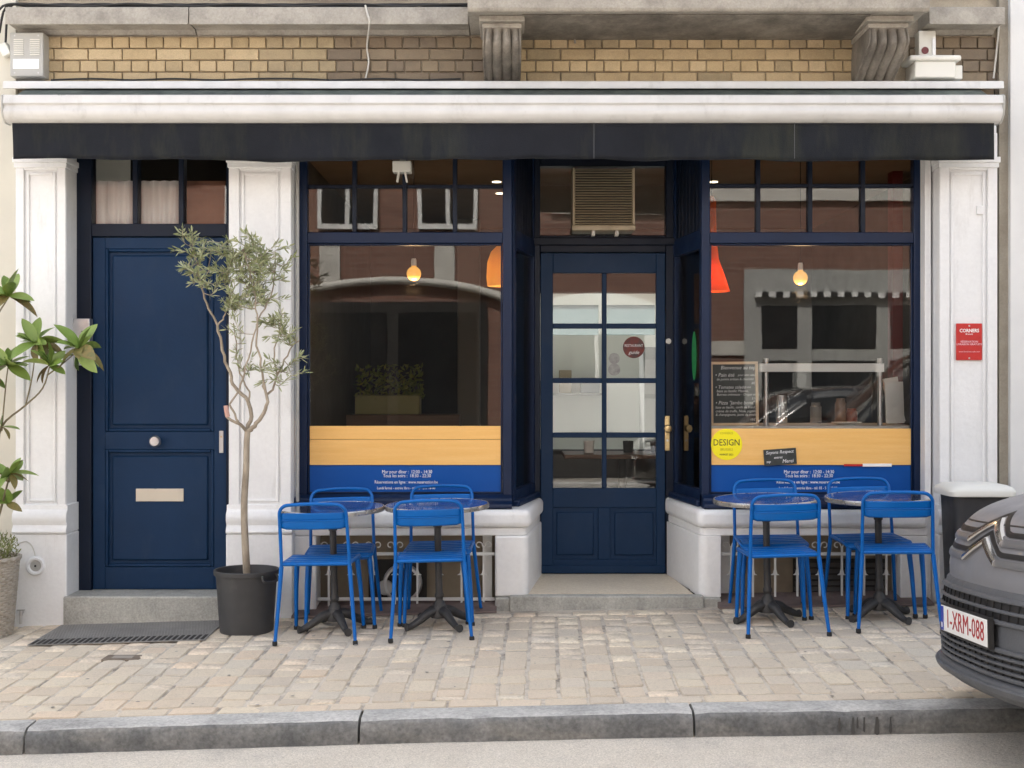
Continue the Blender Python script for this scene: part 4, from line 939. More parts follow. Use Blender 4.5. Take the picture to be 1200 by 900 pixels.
# ================================================================ tables
t0 = None
for lab, px, y, rz in (('round metal bistro table beside the olive tree pot', 393, -.40, .0), ('round metal bistro table on the entrance side of the olive tree', 515.5, -.39, .12),
                       ('round metal bistro table under the small slate sign', 900, -.42, -.06), ('round metal bistro table beside the parked van', 1031, -.40, .05)):
    x = PX(px, y)
    if t0 is None:
        e = empty('bistro_table', (x, y, gz(x, y)), lab, 'table', 'round bistro tables on the pavement')
        MB().lathe([(.0, .716), (.292, .716), (.296, .717), (.296, .7195), (.0, .7195)], n=56, cap=False).build('table_top', TABLE, e, smooth=30)
        MB().lathe([(.293, .694), (.303, .694), (.306, .700), (.306, .714), (.302, .7205), (.297, .7205), (.297, .716), (.293, .712)], n=56, cap=False).build('rim', RIM, e, smooth=30)
        MB().lathe([(.0, .692), (.288, .694), (.292, .712), (.0, .7155)], n=48, cap=False).build('underside', WOODD, e, smooth=30)
        MB().lathe([(.10, .691), (.10, .68), (.03, .672), (.022, .65), (.026, .64), (.022, .63), (.022, .60), (.026, .595), (.026, .585), (.020, .58), (.020, .30), (.021, .20), (.026, .19), (.026, .175), (.022, .17), (.022, .155), (.034, .14), (.036, .125), (.030, .118)], n=20, cap=False).build('column', IRON, e, smooth=40)
        MB().lathe([(.03, .135), (.045, .115), (.045, .10), (.055, .075), (.052, .055), (.03, .05)], n=20).build('hub', IRON, e, smooth=40)
        for k in range(4):
            a = R(27) + k * math.pi / 2; d = Vector((math.cos(a), math.sin(a), 0)); 
            pts = [d * r + Vector((0, 0, z)) for r, z in ((.03, .095), (.08, .085), (.13, .055), (.18, .030), (.205, .024), (.225, .024))]
            MB().tube(smooth_path(pts, 4), [.030 - .012 * sst(0, 14, i) + .006 * sst(15, 20, i) for i in range(21)], 10).build('foot', IRON, e, smooth=50)
            sd_ = Vector((-d.y, d.x, 0))
            MB().tube(smooth_path([d * .05 + Vector((0, 0, .108)), d * .10 + Vector((0, 0, .092)), d * .16 + Vector((0, 0, .058)), d * .2 + Vector((0, 0, .036))], 4), .007, 6).build('foot_rib', IRON, e, smooth=50)
        t0 = e
    else:
        e = copy_tree(t0); e['label'] = lab; e.location = (x, y, gz(x, y))
    e.rotation_euler = (0, 0, rz); setrot(e)

# ================================================================ olive tree in its pot
ty = -.36; tx = PX(289, ty); gz0 = gz(tx, ty)
ol = empty('olive_tree', (tx, ty, gz0), 'young silvery olive tree in a black plastic pot before the white pillar', 'tree')
ph = .365
po = MB().lathe([(.0, .006), (.150, .002), (.154, .0), (.156, .01), (.176, ph - .05), (.178, ph - .03), (.190, ph - .028), (.192, ph - .004), (.188, ph), (.182, ph - .002), (.176, ph - .03), (.172, ph - .06), (.0, ph - .06)], n=48, cap=False).build('pot', POT, ol, smooth=35)
for a in (R(-35), R(145)):
    c = Vector((math.cos(a), math.sin(a), 0)); t = Vector((-c.y, c.x, 0)); pts = [c * .188 + t * s * .055 + Vector((0, 0, ph - .02)) for s in (-1,)] + [c * .203 + t * -.05 + Vector((0, 0, ph - .055)), c * .203 + t * .05 + Vector((0, 0, ph - .055)), c * .188 + t * .055 + Vector((0, 0, ph - .02))]
    MB().tube(smooth_path(pts, 4), .007, 8).build('pot_handle', POT, po, smooth=50)
MB().lathe([(.0, ph - .045), (.10, ph - .05), (.1725, ph - .056), (.172, ph - .066)], n=32, cap=False).build('soil', SOIL, ol, smooth=40)
def O(zx, zy, dy=0.):                                            # a point of the tree read off the photo, at the tree's own distance
    px_, py_ = 200 + zx / 3.46, 260 + zy / 3.46; y = ty + dy
    return Vector((PX(px_, y) - tx, dy, PZ(py_, y) - gz0))
trunk = [Vector((.005, 0, ph - .08)), O(302, 1300), O(298, 1150, .01), O(306, 1000, -.005), O(308, 900), O(312, 850)]
mbk = MB().tube(smooth_path(trunk, 5), [.0225 - .0055 * i / 25 for i in range(26)], 12)
mbk.build('trunk', BARK, ol, smooth=60)
branches = [
    ([O(312, 850), O(285, 822, -.03), O(250, 806, -.05), O(226, 785, -.06), O(224, 745, -.06)], .011, .006),
    ([O(270, 815, -.04), O(262, 780, -.05), O(245, 740, -.06), O(285, 660, -.05), O(310, 560, -.04), O(345, 430, -.03), O(355, 400, -.02)], .007, .004),
    ([O(312, 850), O(326, 790, .02), O(312, 725, .03), O(262, 672, .05), O(236, 610, .05), O(212, 520, .06), O(190, 420, .05), O(152, 350, .06), O(125, 265, .05), O(100, 140, .04), O(78, 98, .03)], .013, .0035),
    ([O(190, 420, .05), O(215, 385, .02), O(235, 340, .0), O(250, 280, -.02)], .005, .003),
    ([O(312, 725, .03), O(322, 700, .04), O(298, 650, .07), O(275, 600, .08), O(268, 520, .09), O(255, 410, .08)], .006, .003),
    ([O(312, 850), O(340, 828, -.02), O(378, 775, -.03), O(390, 715, -.02), O(378, 655, -.02)], .015, .008),
    ([O(385, 690, -.02), O(362, 580, -.05), O(350, 480, -.06), O(352, 400, -.05), O(342, 300, -.04), O(322, 200, -.05), O(295, 110, -.04)], .007, .003),
    ([O(388, 700, -.02), O(402, 690, .02), O(430, 640, .04), O(462, 560, .05), O(495, 505, .06), O(522, 480, .06)], .008, .003),
    ([O(352, 400, -.05), O(390, 330, .0), O(420, 230, .03), O(425, 120, .04)], .005, .003),
    ([O(345, 300, -.04), O(280, 230, .03), O(230, 150, .06), O(215, 110, .06)], .005, .0025),
    ([O(430, 640, .04), O(420, 540, .02), O(440, 430, .03), O(455, 370, .03)], .005, .0025),
    ([O(125, 265, .05), O(150, 200, .08), O(160, 110, .08)], .004, .0025),
]
bm_ = MB(); nodes = []
for pts, ra, rb in branches:
    sp = smooth_path(pts, 4); n = len(sp) - 1
    sp = [p + Vector((rnd.gauss(0, .004), rnd.gauss(0, .004), 0)) if 0 < i < n else p for i, p in enumerate(sp)]
    bm_.tube(sp, [ra + (rb - ra) * i / n for i in range(n + 1)], 8); nodes += sp
bm_.build('limbs', BARK, ol, smooth=60)
lf = MB(); tw = MB()
def leaf(c, d, L, W, m):
    d = d.normalized(); s = d.cross(Vector((rnd.gauss(0, 1), rnd.gauss(0, 1), rnd.gauss(0, 1)))); s = s.normalized() * W; nn = d.cross(s).normalized() * W * .3
    b = c + d * L
    m.add([c, c + d * L * .35 + s + nn, c + d * L * .75 + s * .8 + nn * .6, b, c + d * L * .75 - s * .8 + nn * .6, c + d * L * .35 - s + nn, c + d * L * .5], [(0, 1, 6), (1, 2, 6), (2, 3, 6), (3, 4, 6), (4, 5, 6), (5, 0, 6)])
def twig(c, d, L):
    near = min(nodes, key=lambda q: (q - c).length)
    pts = smooth_path([near, (near * .35 + c * .65) + Vector((0, 0, -.012)), c, c + d * L * .5 + Vector((0, 0, .01)), c + d * L], 3)
    tw.tube(pts, [.0026 - .0016 * i / (len(pts) - 1) for i in range(len(pts))], 5)
    k0 = len(pts) // 4
    for i, p in enumerate(pts[k0:], k0):
        t = (pts[min(i + 1, len(pts) - 1)] - pts[i - 1]).normalized()
        for s in range(2):
            r = Vector((rnd.gauss(0, 1), rnd.gauss(0, 1), rnd.gauss(0, 1))).normalized()
            leaf(p + r * .002, t * rnd.uniform(.5, 1.1) + r * rnd.uniform(.5, .9), rnd.uniform(.034, .060), rnd.uniform(.0034, .0052), lf)
    leaf(pts[-1], d, .045, .005, lf)
clusters = [((330, 170), 85, 85, .10, 62), ((250, 180), 65, 80, .09, 34), ((390, 180), 50, 75, .09, 30), ((105, 165), 36, 95, .05, 30), ((78, 75), 34, 30, .03, 9), ((165, 260), 40, 40, .05, 13),
            ((270, 335), 80, 40, .08, 38), ((350, 300), 70, 65, .09, 34), ((425, 420), 40, 55, .05, 20), ((488, 482), 34, 32, .04, 12), ((450, 570), 40, 50, .05, 10), ((345, 600), 60, 20, .05, 9), ((270, 490), 35, 60, .05, 8), ((470, 220), 22, 80, .05, 8), ((210, 110), 40, 40, .06, 10), ((440, 650), 45, 20, .04, 4)]
for (cx, cy), rx, ry, rd, n in clusters:
    for k in range(max(3, round(n * .4))):
        while True:
            u, v, q = rnd.uniform(-1, 1), rnd.uniform(-1, 1), rnd.uniform(-1, 1)
            if u * u + v * v + q * q < 1: break
        c = O(cx + u * rx, cy + v * ry, q * rd); d = Vector((rnd.gauss(0, .6) + u * .4, rnd.gauss(0, .5), rnd.uniform(-.1, 1.0))).normalized()
        twig(c, d, rnd.uniform(.06, .13))
cr = lf.build('crown', OLIVE, ol, kind='stuff'); tw.build('twigs', BARK, ol, smooth=60, kind='stuff')
MB().tube([O(232, 790, -.06), O(226, 765, -.067), O(224, 745, -.066)], .0135, 8).build('tie', mat('pink_tie', (.55, .33, .28), .8), ol, smooth=50)

# ================================================================ magnolia in a wicker basket at the left edge
my = -.30; mxx = PX(-22, my); mg0 = gz(mxx, my)
mg = empty('magnolia_plant', (mxx, my, mg0), 'magnolia with glossy and rusty leaves in a tall wicker basket', 'plant')
n, rows_ = 84, 34; vs = []; fs = []; bh = PZ(652, my) - mg0
for j in range(rows_ + 1):
    t = j / rows_
    for i in range(n):
        a = 2 * math.pi * i / n; ph_ = (i // 2 + j) % 2
        r = .165 + .040 * t + (.006 if ph_ else -.004) + (.010 if j >= rows_ - 1 else 0); z = bh * t
        vs.append((r * math.cos(a), r * math.sin(a), z + .0015 * ((i % 2))))
for j in range(rows_):
    for i in range(n): fs.append((j * n + i, j * n + (i + 1) % n, (j + 1) * n + (i + 1) % n, (j + 1) * n + i))
bk = MB().add(vs, fs).build('basket', WICKER, mg, smooth=25); md = bk.modifiers.new('thick', 'SOLIDIFY'); md.thickness = .008
for j in range(0, rows_, 1):
    t = (j + .5) / rows_; r = .165 + .040 * t + .003
    if j % 1 == 0:
        pts = [((r + .0045 * math.sin(k * math.pi + j * math.pi)) * math.cos(2 * math.pi * k / 42), (r + .0045 * math.sin(k * math.pi + j * math.pi)) * math.sin(2 * math.pi * k / 42), bh * t) for k in range(42)]
        pts = []
        for k in range(84):
            a = 2 * math.pi * k / 84; q = r + .005 * (1 if (k // 2 + j) % 2 else -1) + .002; pts.append((q * math.cos(a), q * math.sin(a), bh * t))
        MB().tube(pts, .0052, 5, closed=True).build('weave_strand', WICKER, bk, smooth=60)
MB().lathe([(.0, bh - .03), (.19, bh - .04), (.19, bh - .06)], n=28, cap=False).build('soil', SOIL, mg, smooth=40)
def G(px, py, dy=0.): y = my + dy; return Vector((PX(px, y) - mxx, dy, PZ(py, y) - mg0))
base = Vector((.02, 0, bh - .05))
stems = [[base, G(-8, 600), G(-3, 540), G(2, 500), G(30, 475, -.02), G(50, 455, -.03), G(58, 430, -.03)], [G(2, 505), G(5, 470, .03), G(8, 440, .03), G(10, 428, .03)], [G(30, 475, -.02), G(38, 440, .02), G(42, 405, .03)],
         [G(55, 440, -.03), G(75, 425, -.04), G(92, 410, -.05)], [base, G(-16, 560, .05), G(-14, 450, .06), G(-6, 380, .05), G(8, 352, .03)], [base, G(0, 600, -.05), G(8, 570, -.07), G(12, 556, -.08)]]
sm = MB()
for s in stems:
    p = smooth_path(s, 4); sm.tube(p, [.009 - .005 * i / (len(p) - 1) for i in range(len(p))] if s[0] is base else [.005 - .002 * i / (len(p) - 1) for i in range(len(p))], 7)
sm.build('stem', mat('magnolia_stem', (.20, .17, .09), .7, c2=(.12, .10, .06), nscale=20), mg, smooth=60)
def mag_mesh(m, curl):
    vs = []; n = 8
    for i in range(n + 1):
        t = i / n; wd = .5 * math.sin(math.pi * min(1, t * .93 + .05)) ** .8 * .44
        if i == n: wd = .004
        z = -curl * t * t
        vs += [(-wd, t, z + wd * .35), (0, t, z), (wd, t, z + wd * .35)]
    fs = []
    for i in range(n): a = i * 3; fs += [(a, a + 1, a + 4, a + 3), (a + 1, a + 2, a + 5, a + 4)]
    me = MB().add(vs, fs).mesh('leaf', m, 60); return me
lm = [mag_mesh(MAG, .25), mag_mesh(MAG, .05), mag_mesh(MAGB, .3)]
for (px, py, dy, nl, L0) in ((10, 347, .03, 8, .155), (42, 402, .03, 9, .14), (9, 428, .03, 9, .14), (58, 428, -.03, 9, .14), (93, 408, -.05, 10, .15), (12, 556, -.08, 9, .13), (2, 500, 0, 3, .1), (-12, 440, .05, 6, .14), (8, 590, -.05, 6, .11)):
    c = G(px, py, dy); a0 = rnd.uniform(0, 6)
    for k in range(round(nl * 1.5)):
        a = a0 + k * 2.4; el = rnd.uniform(-.7, 1.15)
        d = Vector((math.cos(a) * math.cos(el), math.sin(a) * math.cos(el) * .8, math.sin(el))).normalized()
        rusty = el < -.05 and rnd.random() < .65
        o = bpy.data.objects.new('leaf', lm[2] if rusty else lm[rnd.randrange(2)]); col.objects.link(o); o.parent = mg
        up = Vector((rnd.gauss(0, .5), -.4 + rnd.gauss(0, .4), 1)); xx = d.cross(up).normalized(); zz = xx.cross(d); L = L0 * rnd.uniform(.85, 1.35)
        M = Matrix((xx, d, zz)).transposed().to_4x4(); o.matrix_local = Matrix.Translation(c) @ M @ Matrix.Scale(L, 4)
m = MB()
for k in range(900):
    a = rnd.uniform(0, 6.28); r = .19 * rnd.random() ** .5; z = bh - .03 + rnd.random() * .21 * (1 - (r / .26) ** 2)
    c = Vector((r * 1.12 * math.cos(a), r * 1.12 * math.sin(a), z)); leaf(c, Vector((rnd.gauss(0, .7), rnd.gauss(0, .7), 1)), rnd.uniform(.02, .04), .004, m)
m.build('underplanting', BUSH, mg, kind='stuff')

# ================================================================ parked van and the cars across the street
def make_car(name, label, loc, rz, paint, zs=1.0, detail=True, rx=0.):
    e = empty(name, loc, label, 'car'); e.rotation_euler = (rx, 0, rz); e.scale = (1, 1, zs)
    D, P_, Q_ = .42, 2.6, 1.7
    lv_b = [(.235, .10, .78), (.25, .03, .82), (.28, -.012, .855), (.31, -.02, .868), (.325, -.012, .868), (.335, .012, .868), (.42, .010, .88), (.52, .012, .892), (.60, .020, .900), (.655, .034, .902), (.668, .05, .900)]
    lv_u = [(.662, .045, .895), (.70, .044, .893), (.75, .052, .89), (.80, .066, .886), (.86, .095, .88), (.91, .135, .872), (.95, .19, .862), (.985, .27, .85), (1.02, .40, .84), (1.055, .60, .835), (1.085, .82, .835), (1.10, .98, .835)]
    def dense(lv, q=4):
        out = []
        for i in range(len(lv) - 1):
            a, b, c, d = (Vector(lv[max(0, i - 1)]), Vector(lv[i]), Vector(lv[i + 1]), Vector(lv[min(len(lv) - 1, i + 2)]))
            for k in range(q):
                t = k / q; out.append(tuple(.5 * ((2 * b) + (c - a) * t + (2 * a - 5 * b + 4 * c - d) * t * t + (3 * b - a - 3 * c + d) * t ** 3)))
        return out + [lv[-1]]
    lv_u = dense(lv_u)
    lv_g = [(1.098, .99, .83), (1.40, 1.30, .77), (1.66, 1.58, .71), (1.76, 1.76, .67)]
    lv_r = [(1.755, 1.75, .672), (1.80, 1.90, .64), (1.825, 2.15, .56), (1.835, 2.5, .42)]
    xr = lambda z: 4.38 - .25 * sst(1.0, 1.85, z)
    ss = [math.sin(math.pi / 2 * k / 14) for k in range(-14, 15)]
    def front(s, x0): return x0 + D * (1 - max(0, 1 - abs(s) ** P_) ** (1 / Q_))
    def loft(levels, nm, m, cap_top=False, cap_bot=False):
        vs = []; fs = []; ring = None
        for z, x0, w_ in levels:
            r = [(front(s, x0), s * w_, z) for s in ss] + [(x, w_, z) for x in (1.2 + .2 * 0, 2.2, 3.2) if x > x0 + D + .05] 
            while len(r) < len(ss) + 3: r.append((x0 + D + .06 * (len(r) - len(ss) + 1) + .6, w_, z))
            xe = xr(z); r += [(xe - .12, w_, z), (xe - .02, w_ - .10, z), (xe, 0, z), (xe - .02, -w_ + .10, z), (xe - .12, -w_, z)]
            r += [(q[0], -w_, z) for q in r[len(ss):len(ss) + 3][::-1]]
            ring = len(r); vs += r
        for j in range(len(levels) - 1):
            for i in range(ring): a = j * ring + i; b = j * ring + (i + 1) % ring; fs.append((a, b, b + ring, a + ring))
        if cap_bot: fs.append(tuple(range(ring)))
        if cap_top: fs.append(tuple((len(levels) - 1) * ring + i for i in range(ring)))
        return MB().add(vs, fs).build(nm, m, e, smooth=38)
    def lerp(levels, z):
        for (a, b) in zip(levels[:-1], levels[1:]):
            if a[0] <= z <= b[0]:
                t = (z - a[0]) / (b[0] - a[0]); return a[1] + (b[1] - a[1]) * t, a[2] + (b[2] - a[2]) * t
        return levels[-1][1:] if z > levels[-1][0] else levels[0][1:]
    def F_(y, z, off=0.): 
        x0, w_ = lerp(lv_b if z < .665 else lv_u, z); return Vector((front(max(-1, min(1, y / w_)), x0) - off, y, z))
    body = loft(lv_u, 'body', paint); loft(lv_b, 'bumper', CARP if detail else paint, cap_bot=True)
    loft(lv_g, 'glasshouse', CARG); roof = loft(lv_r, 'roof', paint, cap_top=True)
    def strip(nm, m, y0, y1, zfun, hgt, th, par, n=24, off=.0, sm=40):
        """A bar that follows the nose: zfun(y) centre height."""
        vs = []; fs = []
        for i in range(n + 1):
            y = y0 + (y1 - y0) * i / n; z = zfun(y)
            for dz, oo in ((-hgt / 2, off - .01), (-hgt / 2, off + th * .7), (-hgt / 4, off + th), (hgt / 4, off + th), (hgt / 2, off + th * .7), (hgt / 2, off - .01)):
                vs.append(F_(y, z + dz, oo))
        for i in range(n):
            for k in range(6): a = i * 6 + k; b = i * 6 + (k + 1) % 6; fs.append((a, b, b + 6, a + 6))
        fs += [tuple(range(6)), tuple(n * 6 + k for k in range(6))]
        return MB().add(vs, fs).build(nm, m, par, smooth=sm)
    # A pillars
    for s in (-1, 1): MB().tube([(front(s * .80, .99), s * .80 * .83, 1.10), (front(s * .80, 1.30), s * .80 * .77, 1.40), (front(s * .8, 1.76), s * .80 * .67, 1.76)], .035, 8).build('pillar', paint, e, smooth=60)
    for s in (-1, 1):
        for x in (1.95, 3.1): MB().tube([(x, s * .832, 1.09), (x, s * .772, 1.40), (x, s * .672, 1.76)], .045, 8).build('pillar', paint, e, smooth=60)
        lamp = MB(); vs = []; n = 8
        for j in range(5):
            for i in range(n + 1):
                y = s * (.60 + .255 * i / n); z = .70 + .20 * j / 4 * (.75 + .25 * i / n); vs.append(F_(y, z, .006))
        lamp.add(vs, [(j * (n + 1) + i, j * (n + 1) + i + 1, (j + 1) * (n + 1) + i + 1, (j + 1) * (n + 1) + i) for j in range(4) for i in range(n)])
        o = lamp.build('headlight', mat('lamp_lens', (.35, .36, .38), .08, .3, coat=1.), e, smooth=60); md = o.modifiers.new('t', 'SOLIDIFY'); md.thickness = .006
        MB().prism([(1.02, 1.02), (1.13, 1.0), (1.15, 1.14), (1.05, 1.17)], s * .86, s * 1.02, 'y').build('mirror', CARK, e, .02)
    for x in (.86, 3.55):
        for s in (-1, 1):
            wh = MB().lathe([(.20, -.1), (.30, -.1), (.315, -.08), (.315, .08), (.30, .1), (.20, .1)], (x, s * .79, .315 + (0 if rx == 0 else (-.10 if s < 0 else .0))), 36, 'y', cap=False).build('wheel', RUBBER, e, smooth=40)
            MB().lathe([(.0, s * .06), (.05, s * .075), (.06, s * .06), (.17, s * .05), (.198, s * .09), (.2, s * -.09), (.0, s * -.05)], (x, s * .79, .315 + (0 if rx == 0 else (-.10 if s < 0 else .0))), 28, 'y', cap=False).build('rim', PLASTG, wh, smooth=30)
            MB().lathe([(.36, -.01), (.36, .01)], (x, s * .886, .34), 36, 'y').build('wheel_arch', CARK, e)
    if not detail: return e
    # chevron bars: two bars, each with a V at the middle
    def vee(z0, pk): return lambda y: z0 + pk * max(0, 1 - abs(y) / .17)
    for z0 in (.765, .842):
        strip('grille_bar', mat('bar_grey', (.20, .205, .215), .35, .5), -.68, -.15, vee(z0, .078), .030, .012, e, 20); strip('grille_bar', MATS['bar_grey'], .15, .68, vee(z0, .078), .030, .012, e, 20)
        strip('chevron', CHROME, -.17, .17, vee(z0 - .002, .078), .027, .020, e, 24, sm=25)
        strip('grille_shadow', CARK, -.64, .64, lambda y, z0=z0: vee(z0, .078)(y) + .030, .020, .003, e, 40)
    # upper and lower grilles
    def grille_(z0, z1, yh, nb, nm):
        hole = []; n = 40; vs = []
        g_ = strip(nm, CARK, -yh, yh, lambda y: (z0 + z1) / 2, z1 - z0, .002, e, n)
        for k in range(nb + 1):
            z = z0 + (z1 - z0) * k / nb
            strip('slat', CARP, -yh, yh, lambda y, z=z: z, .013 if 0 < k < nb else .018, .016, g_, n)
        nv = int(yh * 2 / .06)
        for k in range(1, nv):
            y = -yh + 2 * yh * k / nv
            m = MB(); a = [F_(y - .003, z, -.002) for z in (z0, z1)] + [F_(y + .003, z, -.002) for z in (z0, z1)]; b = [F_(y - .003, z, .009) for z in (z0, z1)] + [F_(y + .003, z, .009) for z in (z0, z1)]
            m.add(a + b, [(0, 1, 5, 4), (2, 6, 7, 3), (4, 5, 7, 6), (0, 4, 6, 2), (1, 3, 7, 5)]); m.build('rib', CARK, g_)
    grille_(.548, .632, .52, 2, 'upper_grille'); grille_(.345, .445, .60, 4, 'lower_grille')
    # number plate
    p = F_(0, .49); plx = p.x - .028
    # plate sits between the grilles
    pl = box('number_plate', mat('plate_white', (.72, .72, .70), .4), e, plx - .004, plx + .012, -.26, .26, .452, .545 + .012, .003)
    box('plate_band', mat('plate_blue', (.02, .04, .30), .4), pl, plx - .0055, plx - .0042, .225, .258, .455, .553)
    text('lettering', '1-XRM-088', .108, PRINTR, pl, (plx - .0052, -.02, .504), face='-x', sx=.84)
    text('lettering', 'B', .03, PRINTW, pl, (plx - .0062, .242, .475), face='-x')
    box('plate_frame', CARK, pl, plx - .002, plx + .02, -.268, .268, .445, .564)
    strip('lip_edge', CARP, -.80, .80, lambda y: .30, .03, .012, e, 40)
    strip('bonnet_gap', CARK, -.80, .80, lambda y: .905 + 0 * y, .006, .001, e, 40)
    return e
vx, vy = 1.82, -2.82
make_car('parked_van', 'grey van with silver double chevron and plate 1-XRM-088 parked half on the kerb', (vx, vy, (gz(vx + 1, vy + .8) + rz_(vx + 1)) / 2 - .012), 0, CARM, rx=R(-3.4))
make_car('parked_car', 'black car parked across the street, mirrored in the window beside the olive tree', (-1.45, -7.35, rz_(-3) + .0), R(180), CARB, .8, False)
make_car('parked_car', 'black car parked across the street, mirrored in the chalkboard window', (1.55, -7.35, rz_(3) + .02), 0, CARB, .8, False)

# ================================================================ things on the front
# siren and intercom box
sb = empty('alarm_box', (PX(35, .02), .1, PZ(91, .02)), 'pale louvred alarm box on the brick beside the ledge', 'alarm box')
x0, x1, zt = PX(13, .0) - sb.location.x, PX(52, .0) - sb.location.x, PZ(39, 0) - sb.location.z
box('case', PLASTG, sb, x0, x1, -.12, -.001, .0, zt, .006)
for s in (0, 1):
    for k in range(8): box('louvre', PLASTW, sb, x0 + .025 + s * .10, x0 + .085 + s * .10, -.126, -.1195, .13 + k * .013, .136 + k * .013, .001)
box('label_plate', PRINTW, sb, x0 + .02, x1 - .025, -.1235, -.1195, .045, .105, .001)
for a in (x0 + .03, x1 - .03):
    for z in (.02, zt - .02): MB().lathe([(.005, -.1225), (.005, -.119)], (a, 0, z), 8, 'y').build('screw', STEEL, sb)
wc = empty('wall_sensor', (PX(6, 0), .045, PZ(58, 0)), 'small white sensor on the wall beside the alarm box', 'sensor')
o = box('case', PLASTW, wc, -.03, .025, -.06, -.005, -.04, .04, .006); o.rotation_euler = (0, R(-25), 0); box('mount', PLASTG, wc, -.012, .012, -.005, .02, -.012, .012)
# right hand boxes above the awning
mb_ = empty('meter_box', (PX(1086, .02), .1, PZ(70, .02)), 'upright white box with a dark red round mark above the awning end', 'box')
box('case', PLASTW, mb_, -.055, .05, -.10, -.001, .0, .175, .005); MB().lathe([(.022, -.104), (.022, -.099)], (-.017, 0, .052), 24, 'y').build('round_mark', mat('wine_red', (.16, .03, .035), .5), mb_); box('side_plate', STEEL, mb_, .028, .048, -.104, -.0995, .02, .13)
jb = empty('junction_box', (PX(1096, -.05), .1, PZ(93, -.05)), 'wide white junction box lying above the awning end', 'box')
box('case', PLASTW, jb, -.14, .11, -.20, -.001, .0, .10, .008); box('lid', PLASTW, jb, -.175, .14, -.215, -.02, .1005, .135, .012); box('gland', PLASTW, jb, .112, .165, -.16, -.04, .0, .085, .006)
# red plaque
pq = empty('plaque', (PX(1136, .0), .016, PZ(422, .0)), 'small red enamel plaque with white lettering on the white pillar', 'sign')
hw = (PX(1151) - PX(1121)) / 2; hh = PZ(380) - PZ(423)
box('plate', REDP, pq, -hw, hw, -.014, -.002, 0, hh, .002)
text('lettering', 'CORNERS', .030, PRINTW, pq, (0, -.0150, hh * .80), bold=.0006, sx=.9); text('lettering', 'Brussels', .014, PRINTW, pq, (0, -.0150, hh * .71))
text('lettering', 'RÉSERVATION', .017, PRINTP, pq, (0, -.0150, hh * .50), bold=.0003); text('lettering', 'LIVRAISON GRATUITE', .016, PRINTP, pq, (0, -.0150, hh * .43), bold=.0003); text('lettering', 'www.livraisons-cafe.com', .013, PRINTP, pq, (0, -.0150, hh * .23))
for z in (.012, hh - .015): MB().lathe([(.005, -.017), (.006, -.0135)], (0, 0, z), 10, 'y').build('screw', STEEL, pq)
thing(box('wall_switch', WHITE, None, PX(1145), PX(1154), .001, .0165, PZ(251), PZ(241), .002), 'small square white cover on the pillar above the red plaque', 'switch')
# doorbell panel
db = empty('doorbell', (PX(93, .1), .20, PZ(428, .1)), 'brushed steel doorbell box on the pillar reveal beside the navy door', 'doorbell')
box('case', STEEL, db, PX(82, .1) - db.location.x, PX(103, .1) - db.location.x, -.07, -.001, .0, PZ(373, .1) - PZ(428, .1), .004)
for k in range(4): MB().lathe([(.007, -.074), (.007, -.069)], (.01, 0, .06 + k * .05), 12, 'y').build('button', CARK, db)
# round vent and tap on the left pillar base
rv = empty('wall_socket', (PX(42, -.022), -.0225, PZ(663, -.02)), 'round white outlet with short wire low on the pillar beside the wicker basket', 'outlet')
MB().lathe([(.034, -.004), (.040, -.016), (.052, -.018), (.058, -.010), (.060, .0)], n=32, axis='y', cap=False).build('ring', WHITE, rv, smooth=40)
MB().lathe([(.001, -.006), (.036, -.004)], n=24, axis='y', cap=True).build('cup', PLASTG, rv, smooth=40); MB().lathe([(.006, -.012), (.006, -.004)], n=10, axis='y').build('pin', CARK, rv)
MB().tube(smooth_path([(-.10, -.004, .14), (-.055, -.006, .15), (-.02, -.006, .12), (.0, -.008, .062)], 5), .003, 6).build('wire', CABLEW, rv, smooth=60)
tp = empty('tap', (PX(25, -.05), -.03, PZ(722, -.05)), 'small metal tap at the foot of the pillar beside the wicker basket', 'tap')
MB().tube([(0, .01, .02), (0, -.025, .02), (0, -.03, .0), (0, -.03, -.045)], .009, 8).build('pipe', STEEL, tp, smooth=50); box('handle', STEEL, tp, -.025, .025, -.032, -.020, .032, .042, .003); MB().lathe([(.008, 0), (.013, .01), (.008, .034)], (0, -.026, .0), 12).build('valve', STEEL, tp, smooth=40)
# ventilation unit above the entrance door
vy_ = YD - .01
vu = empty('ventilation_unit', (PX(707.5, vy_ - .1), vy_, PZ(270, vy_ - .1)), 'beige louvred ventilation unit in the fanlight above the glazed door', 'ventilator')
w2 = (PX(744, .82) - PX(671, .82)) / 2; h2 = PZ(197, .82) - PZ(270, .82)
box('case', PLASTB, vu, -w2, w2, -.085, .12, .0, h2, .006)
box('base_tray', PLASTB, vu, -w2 - .004, w2 + .004, -.112, -.0855, .0, .035, .006)
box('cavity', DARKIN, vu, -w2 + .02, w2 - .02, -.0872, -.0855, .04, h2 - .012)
for s in (-1, 1): box('frame_stile', PLASTB, vu, s * w2 - (.0 if s < 0 else .014), s * w2 + (.014 if s < 0 else 0), -.110, -.0855, .036, h2, .003)
for k in range(22):
    z = .045 + k * (h2 - .058) / 21; MB().prism([(-.109, z - .002), (-.106, z - .004), (-.090, z + .006), (-.093, z + .008)], -w2 + .0145, w2 - .0145, 'x').build('slat', PLASTB, vu)
for a in (-.07, .09): box('bracket', PLASTW, vu, a - .012, a + .012, -.10, .03, -.035, -.0005, .002)
